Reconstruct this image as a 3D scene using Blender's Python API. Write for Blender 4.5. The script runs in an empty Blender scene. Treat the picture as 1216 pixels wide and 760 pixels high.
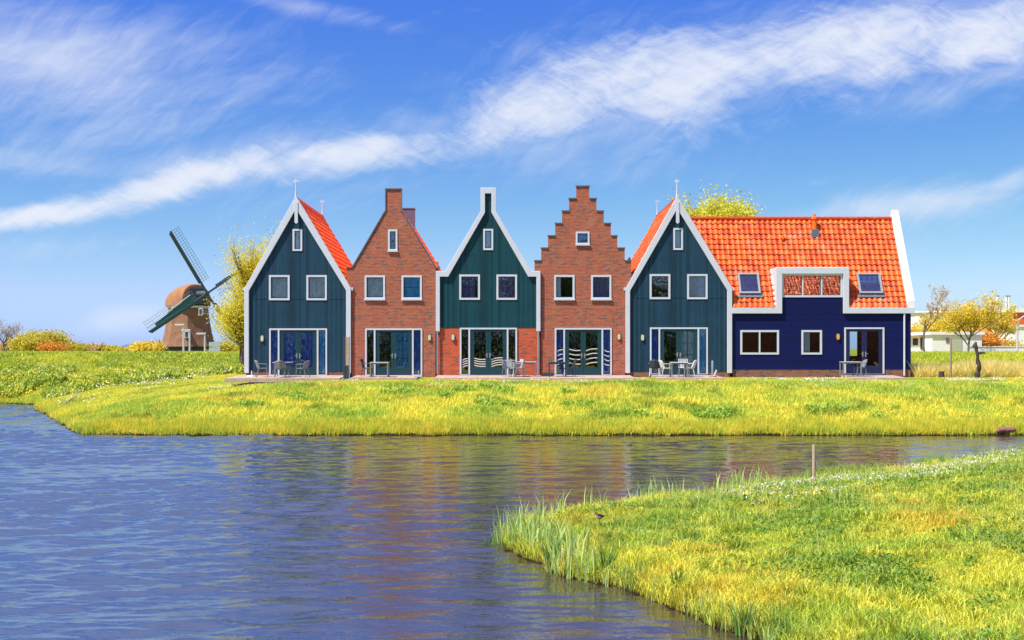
import bpy, math, random
import numpy as np
from mathutils import Vector, Matrix
from mathutils.geometry import tessellate_polygon

R = math.radians; WAVE = 1.05
sc = bpy.context.scene
COL = sc.collection
FPX = 1541.0; CZ = 3.4; HY = 414.0; CX = 608.0
FY = 67.0                      # facade plane of the house row
GZ = 2.0                       # level of the lawn at the houses
random.seed(4)
RNG = np.random.default_rng(7)

def at(px, py, D):             # point seen at a photo position at distance D
    return Vector(((px-CX)*D/FPX, D, CZ+(HY-py)*D/FPX))
def fx(px): return (px-CX)*FY/FPX
def fz(py): return CZ+(HY-py)*FY/FPX

# ------------------------------------------------------------------ terrain
def sd_poly(X, Y, P):
    """signed distance to closed polygon, positive inside"""
    P = np.array(P, float); n = len(P)
    d2 = np.full(X.shape, 1e18); ins = np.zeros(X.shape, bool)
    for i in range(n):
        ax, ay = P[i]; bx, by = P[(i+1) % n]
        ex, ey = bx-ax, by-ay
        t = np.clip(((X-ax)*ex+(Y-ay)*ey)/(ex*ex+ey*ey), 0, 1)
        dx = X-(ax+t*ex); dy = Y-(ay+t*ey)
        d2 = np.minimum(d2, dx*dx+dy*dy)
        c = ((ay > Y) != (by > Y))
        with np.errstate(divide='ignore', invalid='ignore'):
            xi = (bx-ax)*(Y-ay)/(by-ay+1e-12)+ax
        ins ^= (c & (X < xi))
    d = np.sqrt(d2)
    return np.where(ins, d, -d)

def vnoise(x, y, scale, seed=0):
    x = np.asarray(x)/scale+seed*17.13; y = np.asarray(y)/scale+seed*5.71
    xi = np.floor(x).astype(np.int64); yi = np.floor(y).astype(np.int64)
    fx_ = x-xi; fy_ = y-yi
    fx_ = fx_*fx_*(3-2*fx_); fy_ = fy_*fy_*(3-2*fy_)
    def h(a, b):
        n = (a*374761393+b*668265263+seed*1442695041) & 0xffffffff
        n = ((n ^ (n >> 13))*1274126177) & 0xffffffff
        return ((n ^ (n >> 16)) & 0xffff)/65535.0
    return (h(xi, yi)*(1-fx_)+h(xi+1, yi)*fx_)*(1-fy_)+(h(xi, yi+1)*(1-fx_)+h(xi+1, yi+1)*fx_)*fy_
def fbm(x, y, s, seed=0):
    return .5*vnoise(x, y, s, seed)+.3*vnoise(x, y, s/2.1, seed+1)+.2*vnoise(x, y, s/4.3, seed+2)

FAR = [(4000, 51.2), (60, 51.0), (34, 50.9), (10, 50.8), (-12, 50.7), (-16.7, 50.9), (-18.3, 54), (-21.6, 61.5), (-24.6, 68), (-27.2, 73.8),
       (-28.4, 78.2), (-34, 81), (-60, 82), (-4000, 84), (-4000, 5000), (4000, 5000)]
NEAR = [(-0.3, 23.0), (0.0, 22.1), (0.3, 20.9), (0.65, 19.8), (1.15, 19.0), (1.55, 18.1), (1.95, 17.3), (2.5, 15.8), (2.9, 15.0), (3.35, 12.6), (3.3, 10),
        (2.6, 6.5), (0, 3.6), (-12, 2.5), (-4000, 2), (-4000, -4000), (4000, -4000), (4000, 46), (30, 43), (20, 39.5), (12, 35), (7, 31.2), (3.6, 28.2),
        (1.2, 25.6), (0.1, 24.1)]
def smooth(t): t = np.clip(t, 0, 1); return t*t*(3-2*t)
def zone(X, Y):
    X = np.asarray(X, float); Y = np.asarray(Y, float)
    w = (vnoise(X, Y, 1.3, 3)-.5)*.35+(vnoise(X, Y, .45, 5)-.5)*.16
    return sd_poly(X, Y, FAR)+w*.8, sd_poly(X, Y, NEAR)+w
def ground_z(X, Y):
    X = np.asarray(X, float); Y = np.asarray(Y, float)
    df, dn = zone(X, Y)
    def lip(d): return np.where(d > 0, .09*smooth(d/.16), -1.0*smooth(-d/1.2))
    prof = 1.84*(1-np.exp(-np.maximum(df, 0)/7.2))/(1-math.exp(-15/7.2))
    f = lip(df)+np.where(df > 0, np.minimum(prof, 1.84), 0)
    f = np.where(df > 0, f+(fbm(X, Y, 2.2, 11)-.5)*.16*smooth(df/2)*smooth((65-Y)/3), f)
    # dike behind
    foot = np.where(X < -24, 84.5, 90.5); foot = 90.5-6*smooth((-22-X)/8)
    dk = smooth((Y-foot)/8.5)
    crest = 3.0
    f = np.where(df > 0, f*(1-dk)+crest*dk, f)
    back = smooth((Y-112)/10)
    f = np.where(df > 0, f-.8*back, f)
    left = smooth((-26-X)/6)*smooth(df/5)*(1-dk)           # left shore rises sooner
    f = f+np.where(df > 0, left*.35, 0)
    n = lip(dn)+np.where(dn > 0, (1.02+.34*smooth((X-6.)/6))*(1-np.exp(-np.maximum(dn, 0)/4.3)), 0)
    n = np.where(dn > 0, n+(fbm(X, Y, 1.7, 21)-.5)*.22*smooth(dn/1.5), n)
    return np.where(dn > -1.2, np.maximum(n, np.where(df > 0, f, -1)), f)
def gz(x, y): return float(ground_z(np.array([x]), np.array([y]))[0])

# ------------------------------------------------------------------ node helpers
def new_mat(name):
    m = bpy.data.materials.new(name); m.use_nodes = True
    nt = m.node_tree; nt.nodes.clear()
    out = nt.nodes.new('ShaderNodeOutputMaterial')
    return m, nt, out
def nd(nt, typ, **kw):
    n = nt.nodes.new(typ)
    for k, v in kw.items():
        if k == 'ins':
            for kk, vv in v.items():
                if hasattr(vv, 'is_output'): nt.links.new(vv, n.inputs[kk])
                else: n.inputs[kk].default_value = vv
        else: setattr(n, k, v)
    return n
def M(nt, op, a, b=None, c=None, clamp=False):
    n = nt.nodes.new('ShaderNodeMath'); n.operation = op; n.use_clamp = clamp
    for i, v in enumerate((a, b, c)):
        if v is None: continue
        if hasattr(v, 'is_output'): nt.links.new(v, n.inputs[i])
        else: n.inputs[i].default_value = v
    return n.outputs[0]
def mix(nt, f, a, b, blend='MIX'):
    n = nt.nodes.new('ShaderNodeMix'); n.data_type = 'RGBA'; n.blend_type = blend
    for i, v in ((0, f), (6, a), (7, b)):
        if hasattr(v, 'is_output'): nt.links.new(v, n.inputs[i])
        else: n.inputs[i].default_value = v if i == 0 else (tuple(v)+(1,))[:4]
    return n.outputs[2]
def maprange(nt, v, a, b, c=0., d=1., interp='SMOOTHSTEP'):
    n = nt.nodes.new('ShaderNodeMapRange'); n.interpolation_type = interp
    nt.links.new(v, n.inputs[0])
    for i, x in enumerate((a, b, c, d)): n.inputs[i+1].default_value = x
    return n.outputs[0]
def noise(nt, vec, scale, detail=4, rough=.55, dist=0.):
    n = nt.nodes.new('ShaderNodeTexNoise'); n.inputs['Scale'].default_value = scale
    n.inputs['Detail'].default_value = detail; n.inputs['Roughness'].default_value = rough
    n.inputs['Distortion'].default_value = dist
    if vec is not None: nt.links.new(vec, n.inputs['Vector'])
    return n.outputs[0]
def objco(nt): return nt.nodes.new('ShaderNodeTexCoord').outputs['Object']
def sep(nt, v):
    n = nt.nodes.new('ShaderNodeSeparateXYZ'); nt.links.new(v, n.inputs[0]); return n.outputs
def comb(nt, x, y, z=0.):
    n = nt.nodes.new('ShaderNodeCombineXYZ')
    for i, v in enumerate((x, y, z)):
        if hasattr(v, 'is_output'): nt.links.new(v, n.inputs[i])
        else: n.inputs[i].default_value = v
    return n.outputs[0]
def bsdf(nt, out, col, rough=.6, bump=None, bstr=.3, bdist=.02, metal=0., spec=None):
    p = nt.nodes.new('ShaderNodeBsdfPrincipled')
    if hasattr(col, 'is_output'): nt.links.new(col, p.inputs['Base Color'])
    else: p.inputs['Base Color'].default_value = tuple(col)+(1,)
    if hasattr(rough, 'is_output'): nt.links.new(rough, p.inputs['Roughness'])
    else: p.inputs['Roughness'].default_value = rough
    p.inputs['Metallic'].default_value = metal
    if spec is not None: p.inputs['Specular IOR Level'].default_value = spec
    if bump is not None:
        b = nt.nodes.new('ShaderNodeBump'); b.inputs['Strength'].default_value = bstr
        b.inputs['Distance'].default_value = bdist
        nt.links.new(bump, b.inputs['Height']); nt.links.new(b.outputs[0], p.inputs['Normal'])
    nt.links.new(p.outputs[0], out.inputs[0]); return p

def simple(name, col, rough=.55, var=.12, scale=3., metal=0., bstr=.15, spec=None):
    m, nt, out = new_mat(name); co = objco(nt)
    n = noise(nt, co, scale, 5, .6)
    n2 = noise(nt, co, scale*9, 3, .6)
    f = M(nt, 'MULTIPLY_ADD', M(nt, 'ADD', n, M(nt, 'MULTIPLY', n2, .5)), 1., -.75)
    c = mix(nt, maprange(nt, f, -.3, .3), [x*(1-var) for x in col], [min(1, x*(1+var)) for x in col])
    bsdf(nt, out, c, rough, n2, bstr, .004, metal, spec); return m

def brick_mat(name, c1, c2, dark, mortar, light):
    m, nt, out = new_mat(name); co = objco(nt); s = sep(nt, co)
    v = comb(nt, M(nt, 'ADD', s[0], s[1]), s[2])
    b = nd(nt, 'ShaderNodeTexBrick', ins={'Vector': v, 'Scale': 1., 'Mortar Size': .006, 'Brick Width': .225, 'Row Height': .075, 'Mortar Smooth': .3,
                                        'Color1': (0, 0, 0, 1), 'Color2': (1, 1, 1, 1), 'Mortar': (.5, .5, .5, 1), 'Bias': 0.})
    # one random value per brick
    row = M(nt, 'FLOOR', M(nt, 'DIVIDE', s[2], .075))
    off = M(nt, 'MULTIPLY', M(nt, 'MODULO', M(nt, 'ABSOLUTE', row), 2.), .1125)
    cx = M(nt, 'FLOOR', M(nt, 'DIVIDE', M(nt, 'ADD', M(nt, 'ADD', s[0], s[1]), off), .225))
    wn = nd(nt, 'ShaderNodeTexWhiteNoise', noise_dimensions='2D', ins={'Vector': comb(nt, cx, row)})
    patch = noise(nt, co, 1.1, 4, .65)
    patch2 = noise(nt, comb(nt, M(nt, 'ADD', s[0], s[1]), M(nt, 'MULTIPLY', s[2], 1.5)), 1.9, 4, .7)
    c = mix(nt, wn.outputs[0], c1, c2)
    thr = maprange(nt, patch2, .36, .68, .97, .62, 'LINEAR')
    c = mix(nt, M(nt, 'MULTIPLY', M(nt, 'GREATER_THAN', wn.outputs[0], thr), .85), c, dark)
    c = mix(nt, b.outputs['Fac'], c, mortar)
    c = mix(nt, M(nt, 'MULTIPLY', maprange(nt, patch, .55, .75), .45), c, light)
    h = M(nt, 'SUBTRACT', M(nt, 'ADD', M(nt, 'MULTIPLY', wn.outputs[0], .3), noise(nt, co, 30, 2)), M(nt, 'MULTIPLY', b.outputs['Fac'], 1.2))
    bsdf(nt, out, c, .85, h, .6, .012); return m

def boards_mat(name, col, vertical, w, rough=.5, var=.14, spec=None):
    m, nt, out = new_mat(name); co = objco(nt); s = sep(nt, co)
    a = M(nt, 'ADD', s[0], s[1]) if vertical else s[2]
    t = M(nt, 'DIVIDE', a, w)
    fr = M(nt, 'FRACT', t); idx = M(nt, 'FLOOR', t)
    wn = nd(nt, 'ShaderNodeTexWhiteNoise', noise_dimensions='1D', ins={'W': idx})
    edge = M(nt, 'MINIMUM', fr, M(nt, 'SUBTRACT', 1., fr))
    groove = maprange(nt, edge, .02, .1)
    if vertical: grain = noise(nt, comb(nt, M(nt, 'MULTIPLY', a, 14.), s[2], 0.), 1.6, 4, .6)
    else: grain = noise(nt, comb(nt, M(nt, 'ADD', s[0], s[1]), M(nt, 'MULTIPLY', a, 14.)), 1.6, 4, .6)
    big = noise(nt, co, .9, 4, .6)
    f = M(nt, 'ADD', M(nt, 'ADD', M(nt, 'MULTIPLY', wn.outputs[0], .5), M(nt, 'MULTIPLY', grain, .5)), M(nt, 'MULTIPLY', big, .7))
    c = mix(nt, maprange(nt, f, .45, 1.15), [x*(1-var*2.2) for x in col], [x*(1+var*2.2) for x in col])
    h = M(nt, 'ADD', groove, M(nt, 'MULTIPLY', grain, .12)) if vertical else M(nt, 'ADD', M(nt, 'SUBTRACT', 1., fr), M(nt, 'MULTIPLY', grain, .1))
    bsdf(nt, out, c, rough, h, .9, .016 if vertical else .022, spec=.25); return m

def attr_mat(name, rough=.6, transl=.35, spec=.3, var=.12, nscale=2.):
    m, nt, out = new_mat(name)
    a = nd(nt, 'ShaderNodeAttribute', attribute_name='Col')
    co = objco(nt)
    c = mix(nt, maprange(nt, noise(nt, co, nscale, 3), .3, .7), a.outputs['Color'], mix(nt, 1., a.outputs['Color'], (1-var*2, 1-var, 1-var*2), 'MULTIPLY'))
    p = nd(nt, 'ShaderNodeBsdfPrincipled', ins={'Base Color': c, 'Roughness': rough, 'Specular IOR Level': spec})
    t = nd(nt, 'ShaderNodeBsdfTranslucent', ins={'Color': c})
    mx = nd(nt, 'ShaderNodeMixShader', ins={0: transl, 1: p.outputs[0], 2: t.outputs[0]})
    nt.links.new(mx.outputs[0], out.inputs[0]); return m

def leaf_mat(name, cols, transl=.4):
    m, nt, out = new_mat(name); co = objco(nt)
    geo = nd(nt, 'ShaderNodeNewGeometry')
    r = geo.outputs['Random Per Island']
    n = noise(nt, co, .8, 3)
    f = M(nt, 'ADD', M(nt, 'MULTIPLY', r, .6), M(nt, 'MULTIPLY', n, .5))
    cr = nd(nt, 'ShaderNodeValToRGB'); nt.links.new(f, cr.inputs[0])
    el = cr.color_ramp.elements
    while len(el) < len(cols): el.new(.5)
    for i, c in enumerate(cols):
        el[i].position = .15+.7*i/(len(cols)-1); el[i].color = tuple(c)+(1,)
    p = nd(nt, 'ShaderNodeBsdfPrincipled', ins={'Base Color': cr.outputs[0], 'Roughness': .6, 'Specular IOR Level': .25})
    t = nd(nt, 'ShaderNodeBsdfTranslucent', ins={'Color': cr.outputs[0]})
    mx = nd(nt, 'ShaderNodeMixShader', ins={0: transl, 1: p.outputs[0], 2: t.outputs[0]})
    nt.links.new(mx.outputs[0], out.inputs[0]); return m

def glass_mat(name, refl=.06, tint=(.92, .95, .97), rough=.01, warp=.02):
    m, nt, out = new_mat(name); co = objco(nt)
    n = noise(nt, co, 1.3, 2)
    b = nd(nt, 'ShaderNodeBump', ins={'Strength': .25, 'Distance': warp, 'Height': n})
    g = nd(nt, 'ShaderNodeBsdfGlossy', ins={'Color': (.95, .97, 1, 1), 'Roughness': rough, 'Normal': b.outputs[0]})
    t = nd(nt, 'ShaderNodeBsdfTransparent', ins={'Color': tuple(tint)+(1,)})
    fr = nd(nt, 'ShaderNodeFresnel', ins={'IOR': 1.5})
    f = M(nt, 'ADD', M(nt, 'MULTIPLY', fr.outputs[0], .9), refl, clamp=True)
    mx = nd(nt, 'ShaderNodeMixShader', ins={0: f, 1: t.outputs[0], 2: g.outputs[0]})
    nt.links.new(mx.outputs[0], out.inputs[0]); return m

def tile_mat(name, c1, c2, pale):
    m, nt, out = new_mat(name); co = objco(nt)
    geo = nd(nt, 'ShaderNodeNewGeometry')
    a = nd(nt, 'ShaderNodeAttribute', attribute_name='tile')
    n = noise(nt, co, .7, 4, .6); n2 = noise(nt, co, 11, 3, .6)
    c = mix(nt, a.outputs['Fac'], c1, c2)
    f = M(nt, 'MULTIPLY', maprange(nt, M(nt, 'ADD', n, M(nt, 'MULTIPLY', n2, .35)), .72, .95), .5)
    c = mix(nt, f, c, pale)
    bsdf(nt, out, c, .45, n2, .25, .006, 0., .3); return m

MAT = {}
MAT['teal'] = boards_mat('teal_boards', (.011, .045, .077), True, .125, .55)
MAT['green'] = boards_mat('green_boards', (.005, .048, .064), True, .125, .55)
MAT['navy'] = boards_mat('navy_boards', (.001, .004, .054), False, .155, .5, .1)
MAT['white'] = simple('white_paint', (.60, .62, .68), .45, .05, 1.5, bstr=.1)
MAT['whitewall'] = simple('white_plaster', (.80, .78, .76), .8, .06, 1.)
MAT['brick'] = brick_mat('red_brick', (.35, .058, .025), (.46, .125, .048), (.11, .06, .06), (.42, .26, .19), (.46, .22, .16))
MAT['brick2'] = brick_mat('warm_brick', (.50, .060, .018), (.62, .11, .035), (.13, .06, .06), (.42, .18, .10), (.52, .20, .10))
MAT['plinth'] = brick_mat('plinth_brick', (.22, .08, .05), (.30, .12, .08), (.07, .05, .06), (.25, .18, .15), (.3, .22, .18))
MAT['lead'] = simple('lead_flashing', (.13, .15, .19), .5, .15, 3)
MAT['sash'] = simple('dark_sash_paint', (.010, .030, .040), .35, .1)
MAT['doorpaint'] = simple('door_paint', (.008, .050, .062), .35, .1)
MAT['navypaint'] = simple('navy_paint', (.008, .014, .07), .35, .1)
MAT['glass'] = glass_mat('window_glass')
MAT['glasshi'] = glass_mat('coated_window_glass', .50, (.5, .6, .65), warp=.004)
MAT['glasssky'] = glass_mat('skylight_glass', .10, (.8, .85, .9))
MAT['glassroom'] = glass_mat('door_glass', .05, (.8, .88, .9))
MAT['blue'] = simple('blue_curtain_cloth', (.07, .48, 1.0), .9, .25, 4)
MAT['darkblue'] = simple('dark_blue_curtain_cloth', (.02, .13, .62), .9, .25, 4)
MAT['lace'] = simple('net_curtain_cloth', (.75, .82, .95), .9, .2, 6)
MAT['purple'] = simple('violet_curtain_cloth', (.14, .13, .36), .9, .2, 6)
MAT['paleblind'] = simple('pale_blind_cloth', (.55, .68, .74), .9, .05, 2)
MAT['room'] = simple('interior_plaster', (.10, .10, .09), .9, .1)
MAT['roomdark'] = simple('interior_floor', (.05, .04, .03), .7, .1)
MAT['tile'] = tile_mat('orange_clay_tile', (.52, .055, .006), (.86, .155, .018), (.80, .34, .18))
MAT['tilered'] = tile_mat('red_clay_tile', (.88, .14, .012), (.95, .20, .02), (.9, .26, .05))
MAT['lamp'] = simple('frosted_lamp_glass', (.62, .60, .40), .25, .04)
MAT['lampor'] = simple('amber_lamp_glass', (.80, .34, .05), .25, .04)
MAT['lampframe'] = simple('lamp_housing', (.12, .14, .12), .4, .1)
MAT['zinc'] = simple('zinc_pipe', (.36, .38, .42), .4, .12, 4, .5)
MAT['greyplastic'] = simple('grey_woven_plastic', (.19, .20, .23), .55, .15, 20)
MAT['darkplastic'] = simple('dark_plastic', (.035, .05, .075), .5, .15)
MAT['whiteplastic'] = simple('white_plastic', (.62, .62, .62), .45, .08)
MAT['tabletop'] = simple('table_laminate', (.50, .51, .54), .4, .1)
MAT['steel'] = simple('brushed_steel', (.55, .55, .54), .3, .05, 8, .8)
MAT['wood'] = simple('weathered_wood', (.26, .19, .12), .85, .25, 6, bstr=.5)
MAT['palewood'] = simple('pale_wood', (.42, .31, .22), .8, .2, 6)
MAT['darkwood'] = simple('dark_bark', (.055, .042, .035), .9, .3, 6, bstr=.6)
MAT['bark'] = simple('tree_bark', (.15, .11, .08), .9, .3, 5, bstr=.6)
MAT['paving'] = simple('patio_paving', (.46, .33, .26), .85, .15, 2.5)
MAT['thatch'] = simple('thatch', (.34, .155, .070), .95, .22, 1.4, bstr=.6)
MAT['thatchdark'] = simple('weathered_thatch', (.25, .125, .075), .95, .25, 1.4, bstr=.6)
MAT['tar'] = simple('tarred_boards', (.035, .045, .055), .7, .2)
MAT['sailgreen'] = simple('green_sail_board', (.01, .10, .07), .5, .1)
MAT['sailblue'] = simple('slate_blue_sail_timber', (.06, .085, .12), .5, .15)
MAT['sailwhite'] = simple('white_sail_edge', (.7, .7, .68), .5, .05)
MAT['slateroof'] = simple('grey_roof', (.13, .13, .18), .7, .15)
MAT['orangewall'] = simple('orange_cladding', (.72, .13, .03), .7, .08)
MAT['yellowroof'] = simple('orange_roof', (.72, .24, .05), .7, .12)
MAT['garage'] = simple('pale_green_door_paint', (.42, .46, .30), .6, .05)
MAT['shade'] = simple('grey_violet_blind', (.10, .09, .20), .8, .1)
MAT['film'] = simple('frosted_film', (.62, .60, .55), .6, .05)
MAT['black'] = simple('black_feathers', (.012, .012, .014), .5, .1)
MAT['brownbird'] = simple('buff_feathers', (.30, .22, .17), .8, .2, 30)

# ------------------------------------------------------------------ mesh builder
class MB:
    def __init__(s): s.v = []; s.f = []; s.sm = False
    def add(s, vs, fs):
        o = len(s.v); s.v += [tuple(v) for v in vs]; s.f += [tuple(i+o for i in f) for f in fs]; return s
    def box(s, x0, x1, y0, y1, z0, z1):
        x0, x1 = sorted((x0, x1)); y0, y1 = sorted((y0, y1)); z0, z1 = sorted((z0, z1))
        v = [(x0, y0, z0), (x1, y0, z0), (x1, y1, z0), (x0, y1, z0), (x0, y0, z1), (x1, y0, z1), (x1, y1, z1), (x0, y1, z1)]
        return s.add(v, [(3, 2, 1, 0), (4, 5, 6, 7), (0, 1, 5, 4), (1, 2, 6, 5), (2, 3, 7, 6), (3, 0, 4, 7)])
    def prism(s, poly, y0, y1, holes=()):
        """poly in (x,z), extruded from y0 (front) to y1"""
        loops = [list(poly)]+[list(h) for h in holes]
        tris = tessellate_polygon([[Vector((a, b, 0)) for a, b in L] for L in loops])
        flat = [p for L in loops for p in L]; n = len(flat)
        v = [(a, y0, b) for a, b in flat]+[(a, y1, b) for a, b in flat]
        fs = []
        for t in tris:
            a, b, c = [flat[i] for i in t]
            ar = (b[0]-a[0])*(c[1]-a[1])-(b[1]-a[1])*(c[0]-a[0])
            t = tuple(t) if ar > 0 else tuple(reversed(t))
            fs.append(t); fs.append(tuple(i+n for i in reversed(t)))
        o = 0
        for k, L in enumerate(loops):
            m = len(L)
            ar = sum(L[i][0]*L[(i+1) % m][1]-L[(i+1) % m][0]*L[i][1] for i in range(m))
            for i in range(m):
                a = o+i; b = o+(i+1) % m
                q = (a, a+n, b+n, b) if (ar > 0) == (k == 0) else (a, b, b+n, a+n)
                fs.append(q)
            o += m
        return s.add(v, fs)
    def tube(s, pts, rad, n=8, cap=True):
        pts = [Vector(p) for p in pts]
        if not hasattr(rad, '__len__'): rad = [rad]*len(pts)
        rings = []; o = len(s.v)
        prev = None
        for i, p in enumerate(pts):
            d = (pts[min(i+1, len(pts)-1)]-pts[max(i-1, 0)])
            if d.length < 1e-9: d = Vector((0, 0, 1))
            d.normalize()
            u = d.cross(Vector((0, 0, 1)) if abs(d.z) < .95 else Vector((0, 1, 0))).normalized()
            if prev is not None and u.dot(prev) < 0: u = -u
            prev = u
            w = d.cross(u)
            for k in range(n):
                a = 2*math.pi*k/n
                s.v.append(tuple(p+u*math.cos(a)*rad[i]+w*math.sin(a)*rad[i]))
        for i in range(len(pts)-1):
            for k in range(n):
                a = o+i*n+k; b = o+i*n+(k+1) % n
                s.f.append((a, a+n, b+n, b))
        if cap:
            s.f.append(tuple(o+k for k in range(n))); s.f.append(tuple(o+(len(pts)-1)*n+k for k in reversed(range(n))))
        return s
    def bar(s, p0, p1, w, h=None):
        """rectangular bar between two points"""
        h = h or w; p0 = Vector(p0); p1 = Vector(p1); d = (p1-p0).normalized()
        u = d.cross(Vector((0, 0, 1)) if abs(d.z) < .9 else Vector((0, 1, 0))).normalized(); q = d.cross(u)
        v = []
        for p in (p0, p1):
            for a, b in ((-1, -1), (1, -1), (1, 1), (-1, 1)): v.append(p+u*a*w/2+q*b*h/2)
        return s.add(v, [(0, 1, 2, 3), (7, 6, 5, 4), (0, 4, 5, 1), (1, 5, 6, 2), (2, 6, 7, 3), (3, 7, 4, 0)])
    def grid(s, P):
        """P: list of rows of points"""
        o = len(s.v); r = len(P); c = len(P[0])
        for row in P: s.v += [tuple(p) for p in row]
        for i in range(r-1):
            for j in range(c-1):
                a = o+i*c+j; s.f.append((a, a+1, a+c+1, a+c))
        return s
    def build(s, name, mat, parent=None, smooth=False, bevel=0.):
        me = bpy.data.meshes.new(name)
        v = s.v
        if parent is not None:
            L = BASE.get(parent.name)
            if L is not None: v = [(a-L[0], b-L[1], c-L[2]) for a, b, c in v]
        me.from_pydata(v, [], s.f); me.update()
        me.materials.append(mat if not isinstance(mat, str) else MAT[mat])
        if smooth:
            me.polygons.foreach_set('use_smooth', [True]*len(me.polygons))
            try: me.set_sharp_from_angle(angle=R(40))
            except Exception: pass
        o = bpy.data.objects.new(name, me); COL.objects.link(o)
        if bevel:
            b = o.modifiers.new('bevel', 'BEVEL'); b.width = bevel; b.segments = 1; b.limit_method = 'ANGLE'
        if parent is not None:
            o.parent = parent; BASE[o.name] = BASE.get(parent.name)
        return o
BASE = {}

def pieces(mb, name, mat, parent, **kw):
    """one object for each separate piece collected in mb"""
    n = len(mb.v); p = list(range(n))
    def f(a):
        while p[a] != a: p[a] = p[p[a]]; a = p[a]
        return a
    for fc in mb.f:
        for b in fc[1:]: p[f(b)] = f(fc[0])
    grp = {}
    for fc in mb.f: grp.setdefault(f(fc[0]), []).append(fc)
    for fs in grp.values():
        ids = sorted({i for fc in fs for i in fc}); mp = {a: i for i, a in enumerate(ids)}
        m2 = MB(); m2.v = [mb.v[i] for i in ids]; m2.f = [tuple(mp[i] for i in fc) for fc in fs]; m2.build(name, mat, parent, **kw)
def thing(name, label, cat, loc=(0, 0, 0), group=None, world=True, rz=0):
    o = bpy.data.objects.new(name, None); COL.objects.link(o); o.location = loc; o.rotation_euler = (0, 0, rz)
    o.empty_display_size = .3
    o['label'] = label; o['category'] = cat
    if group: o['group'] = group
    BASE[o.name] = tuple(loc) if world else None
    return o
def tag(o, label=None, cat=None, group=None, kind=None):
    if label: o['label'] = label
    if cat: o['category'] = cat
    if group: o['group'] = group
    if kind: o['kind'] = kind
    return o
def copy_tree(o, parent=None):
    c = o.copy(); COL.objects.link(c)
    if parent is not None: c.parent = parent
    for ch in list(o.children): copy_tree(ch, c)
    return c

def np_mesh(name, verts, faces_flat, loop_counts, mat, col=None, smooth=False):
    me = bpy.data.meshes.new(name)
    me.vertices.add(len(verts)); me.vertices.foreach_set('co', np.ascontiguousarray(verts, np.float32).ravel())
    me.loops.add(len(faces_flat)); me.loops.foreach_set('vertex_index', faces_flat.astype(np.int32))
    me.polygons.add(len(loop_counts))
    st = np.concatenate(([0], np.cumsum(loop_counts)[:-1])).astype(np.int32)
    me.polygons.foreach_set('loop_start', st)
    if smooth: me.polygons.foreach_set('use_smooth', np.ones(len(loop_counts), bool))
    me.update(calc_edges=True); me.validate()
    if col is not None:
        a = me.attributes.new('Col', 'FLOAT_COLOR', 'POINT')
        c = np.ones((len(verts), 4), np.float32); c[:, :3] = col
        a.data.foreach_set('color', c.ravel())
    me.materials.append(mat)
    o = bpy.data.objects.new(name, me); COL.objects.link(o); return o

# ------------------------------------------------------------------ world, sun
TOSUN = Vector((-.46, -.29, .84)).normalized()
EL = math.asin(TOSUN.z); AZ = math.atan2(TOSUN.x, TOSUN.y)
w = bpy.data.worlds.new('World'); sc.world = w; w.use_nodes = True
nt = w.node_tree; nt.nodes.clear()
wo = nt.nodes.new('ShaderNodeOutputWorld'); bg = nt.nodes.new('ShaderNodeBackground')
sky = nt.nodes.new('ShaderNodeTexSky'); sky.sky_type = 'NISHITA'; sky.sun_disc = False
sky.sun_elevation = EL; sky.sun_rotation = AZ; sky.air_density = 1.0; sky.dust_density = .25; sky.ozone_density = 3.0
tc = nt.nodes.new('ShaderNodeTexCoord'); s = sep(nt, tc.outputs['Generated'])
y = M(nt, 'MAXIMUM', M(nt, 'ABSOLUTE', s[1]), .05)
U = M(nt, 'DIVIDE', s[0], y); V = M(nt, 'DIVIDE', s[2], y)
warp = nd(nt, 'ShaderNodeTexNoise', ins={'Vector': comb(nt, U, V), 'Scale': 5., 'Detail': 4., 'Roughness': .6})
ws = sep(nt, warp.outputs[1])
U2 = M(nt, 'ADD', U, M(nt, 'MULTIPLY', M(nt, 'SUBTRACT', ws[0], .5), .10))
V2 = M(nt, 'ADD', V, M(nt, 'MULTIPLY', M(nt, 'SUBTRACT', ws[1], .5), .06))
def streak(ang, su, sv, det=7, rough=.62, seed=0.):
    ca, sa = math.cos(ang), math.sin(ang)
    a = M(nt, 'ADD', M(nt, 'MULTIPLY', U2, ca), M(nt, 'MULTIPLY', V2, sa))
    b = M(nt, 'SUBTRACT', M(nt, 'MULTIPLY', V2, ca), M(nt, 'MULTIPLY', U2, sa))
    return noise(nt, comb(nt, M(nt, 'MULTIPLY', a, su), M(nt, 'MULTIPLY', b, sv), seed), 1., det, rough, .3)
n1 = streak(R(18), 9., 30., 8, .66); n2 = streak(R(-24), 20., 70., 8, .68, 3.); n3 = streak(R(5), 5., 22., 7, .6, 7.)
n4 = streak(R(38), 16., 70., 5, .65, 9.)
def blob(u0, v0, su, sv, ang=0.):
    ca, sa = math.cos(ang), math.sin(ang)
    du = M(nt, 'SUBTRACT', U, u0); dv = M(nt, 'SUBTRACT', V, v0)
    a = M(nt, 'DIVIDE', M(nt, 'ADD', M(nt, 'MULTIPLY', du, ca), M(nt, 'MULTIPLY', dv, sa)), su)
    b = M(nt, 'DIVIDE', M(nt, 'SUBTRACT', M(nt, 'MULTIPLY', dv, ca), M(nt, 'MULTIPLY', du, sa)), sv)
    r2 = M(nt, 'ADD', M(nt, 'MULTIPLY', a, a), M(nt, 'MULTIPLY', b, b))
    return M(nt, 'EXPONENT', M(nt, 'MULTIPLY', r2, -1.))
def px_blob(px, py, w_, h_, ang): return blob((px-608)/1541, (414-py)/1541, w_/1541, h_/1541, R(ang))
ts = M(nt, 'MULTIPLY_ADD', ws[2], .03, -.015)
band = None
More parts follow.
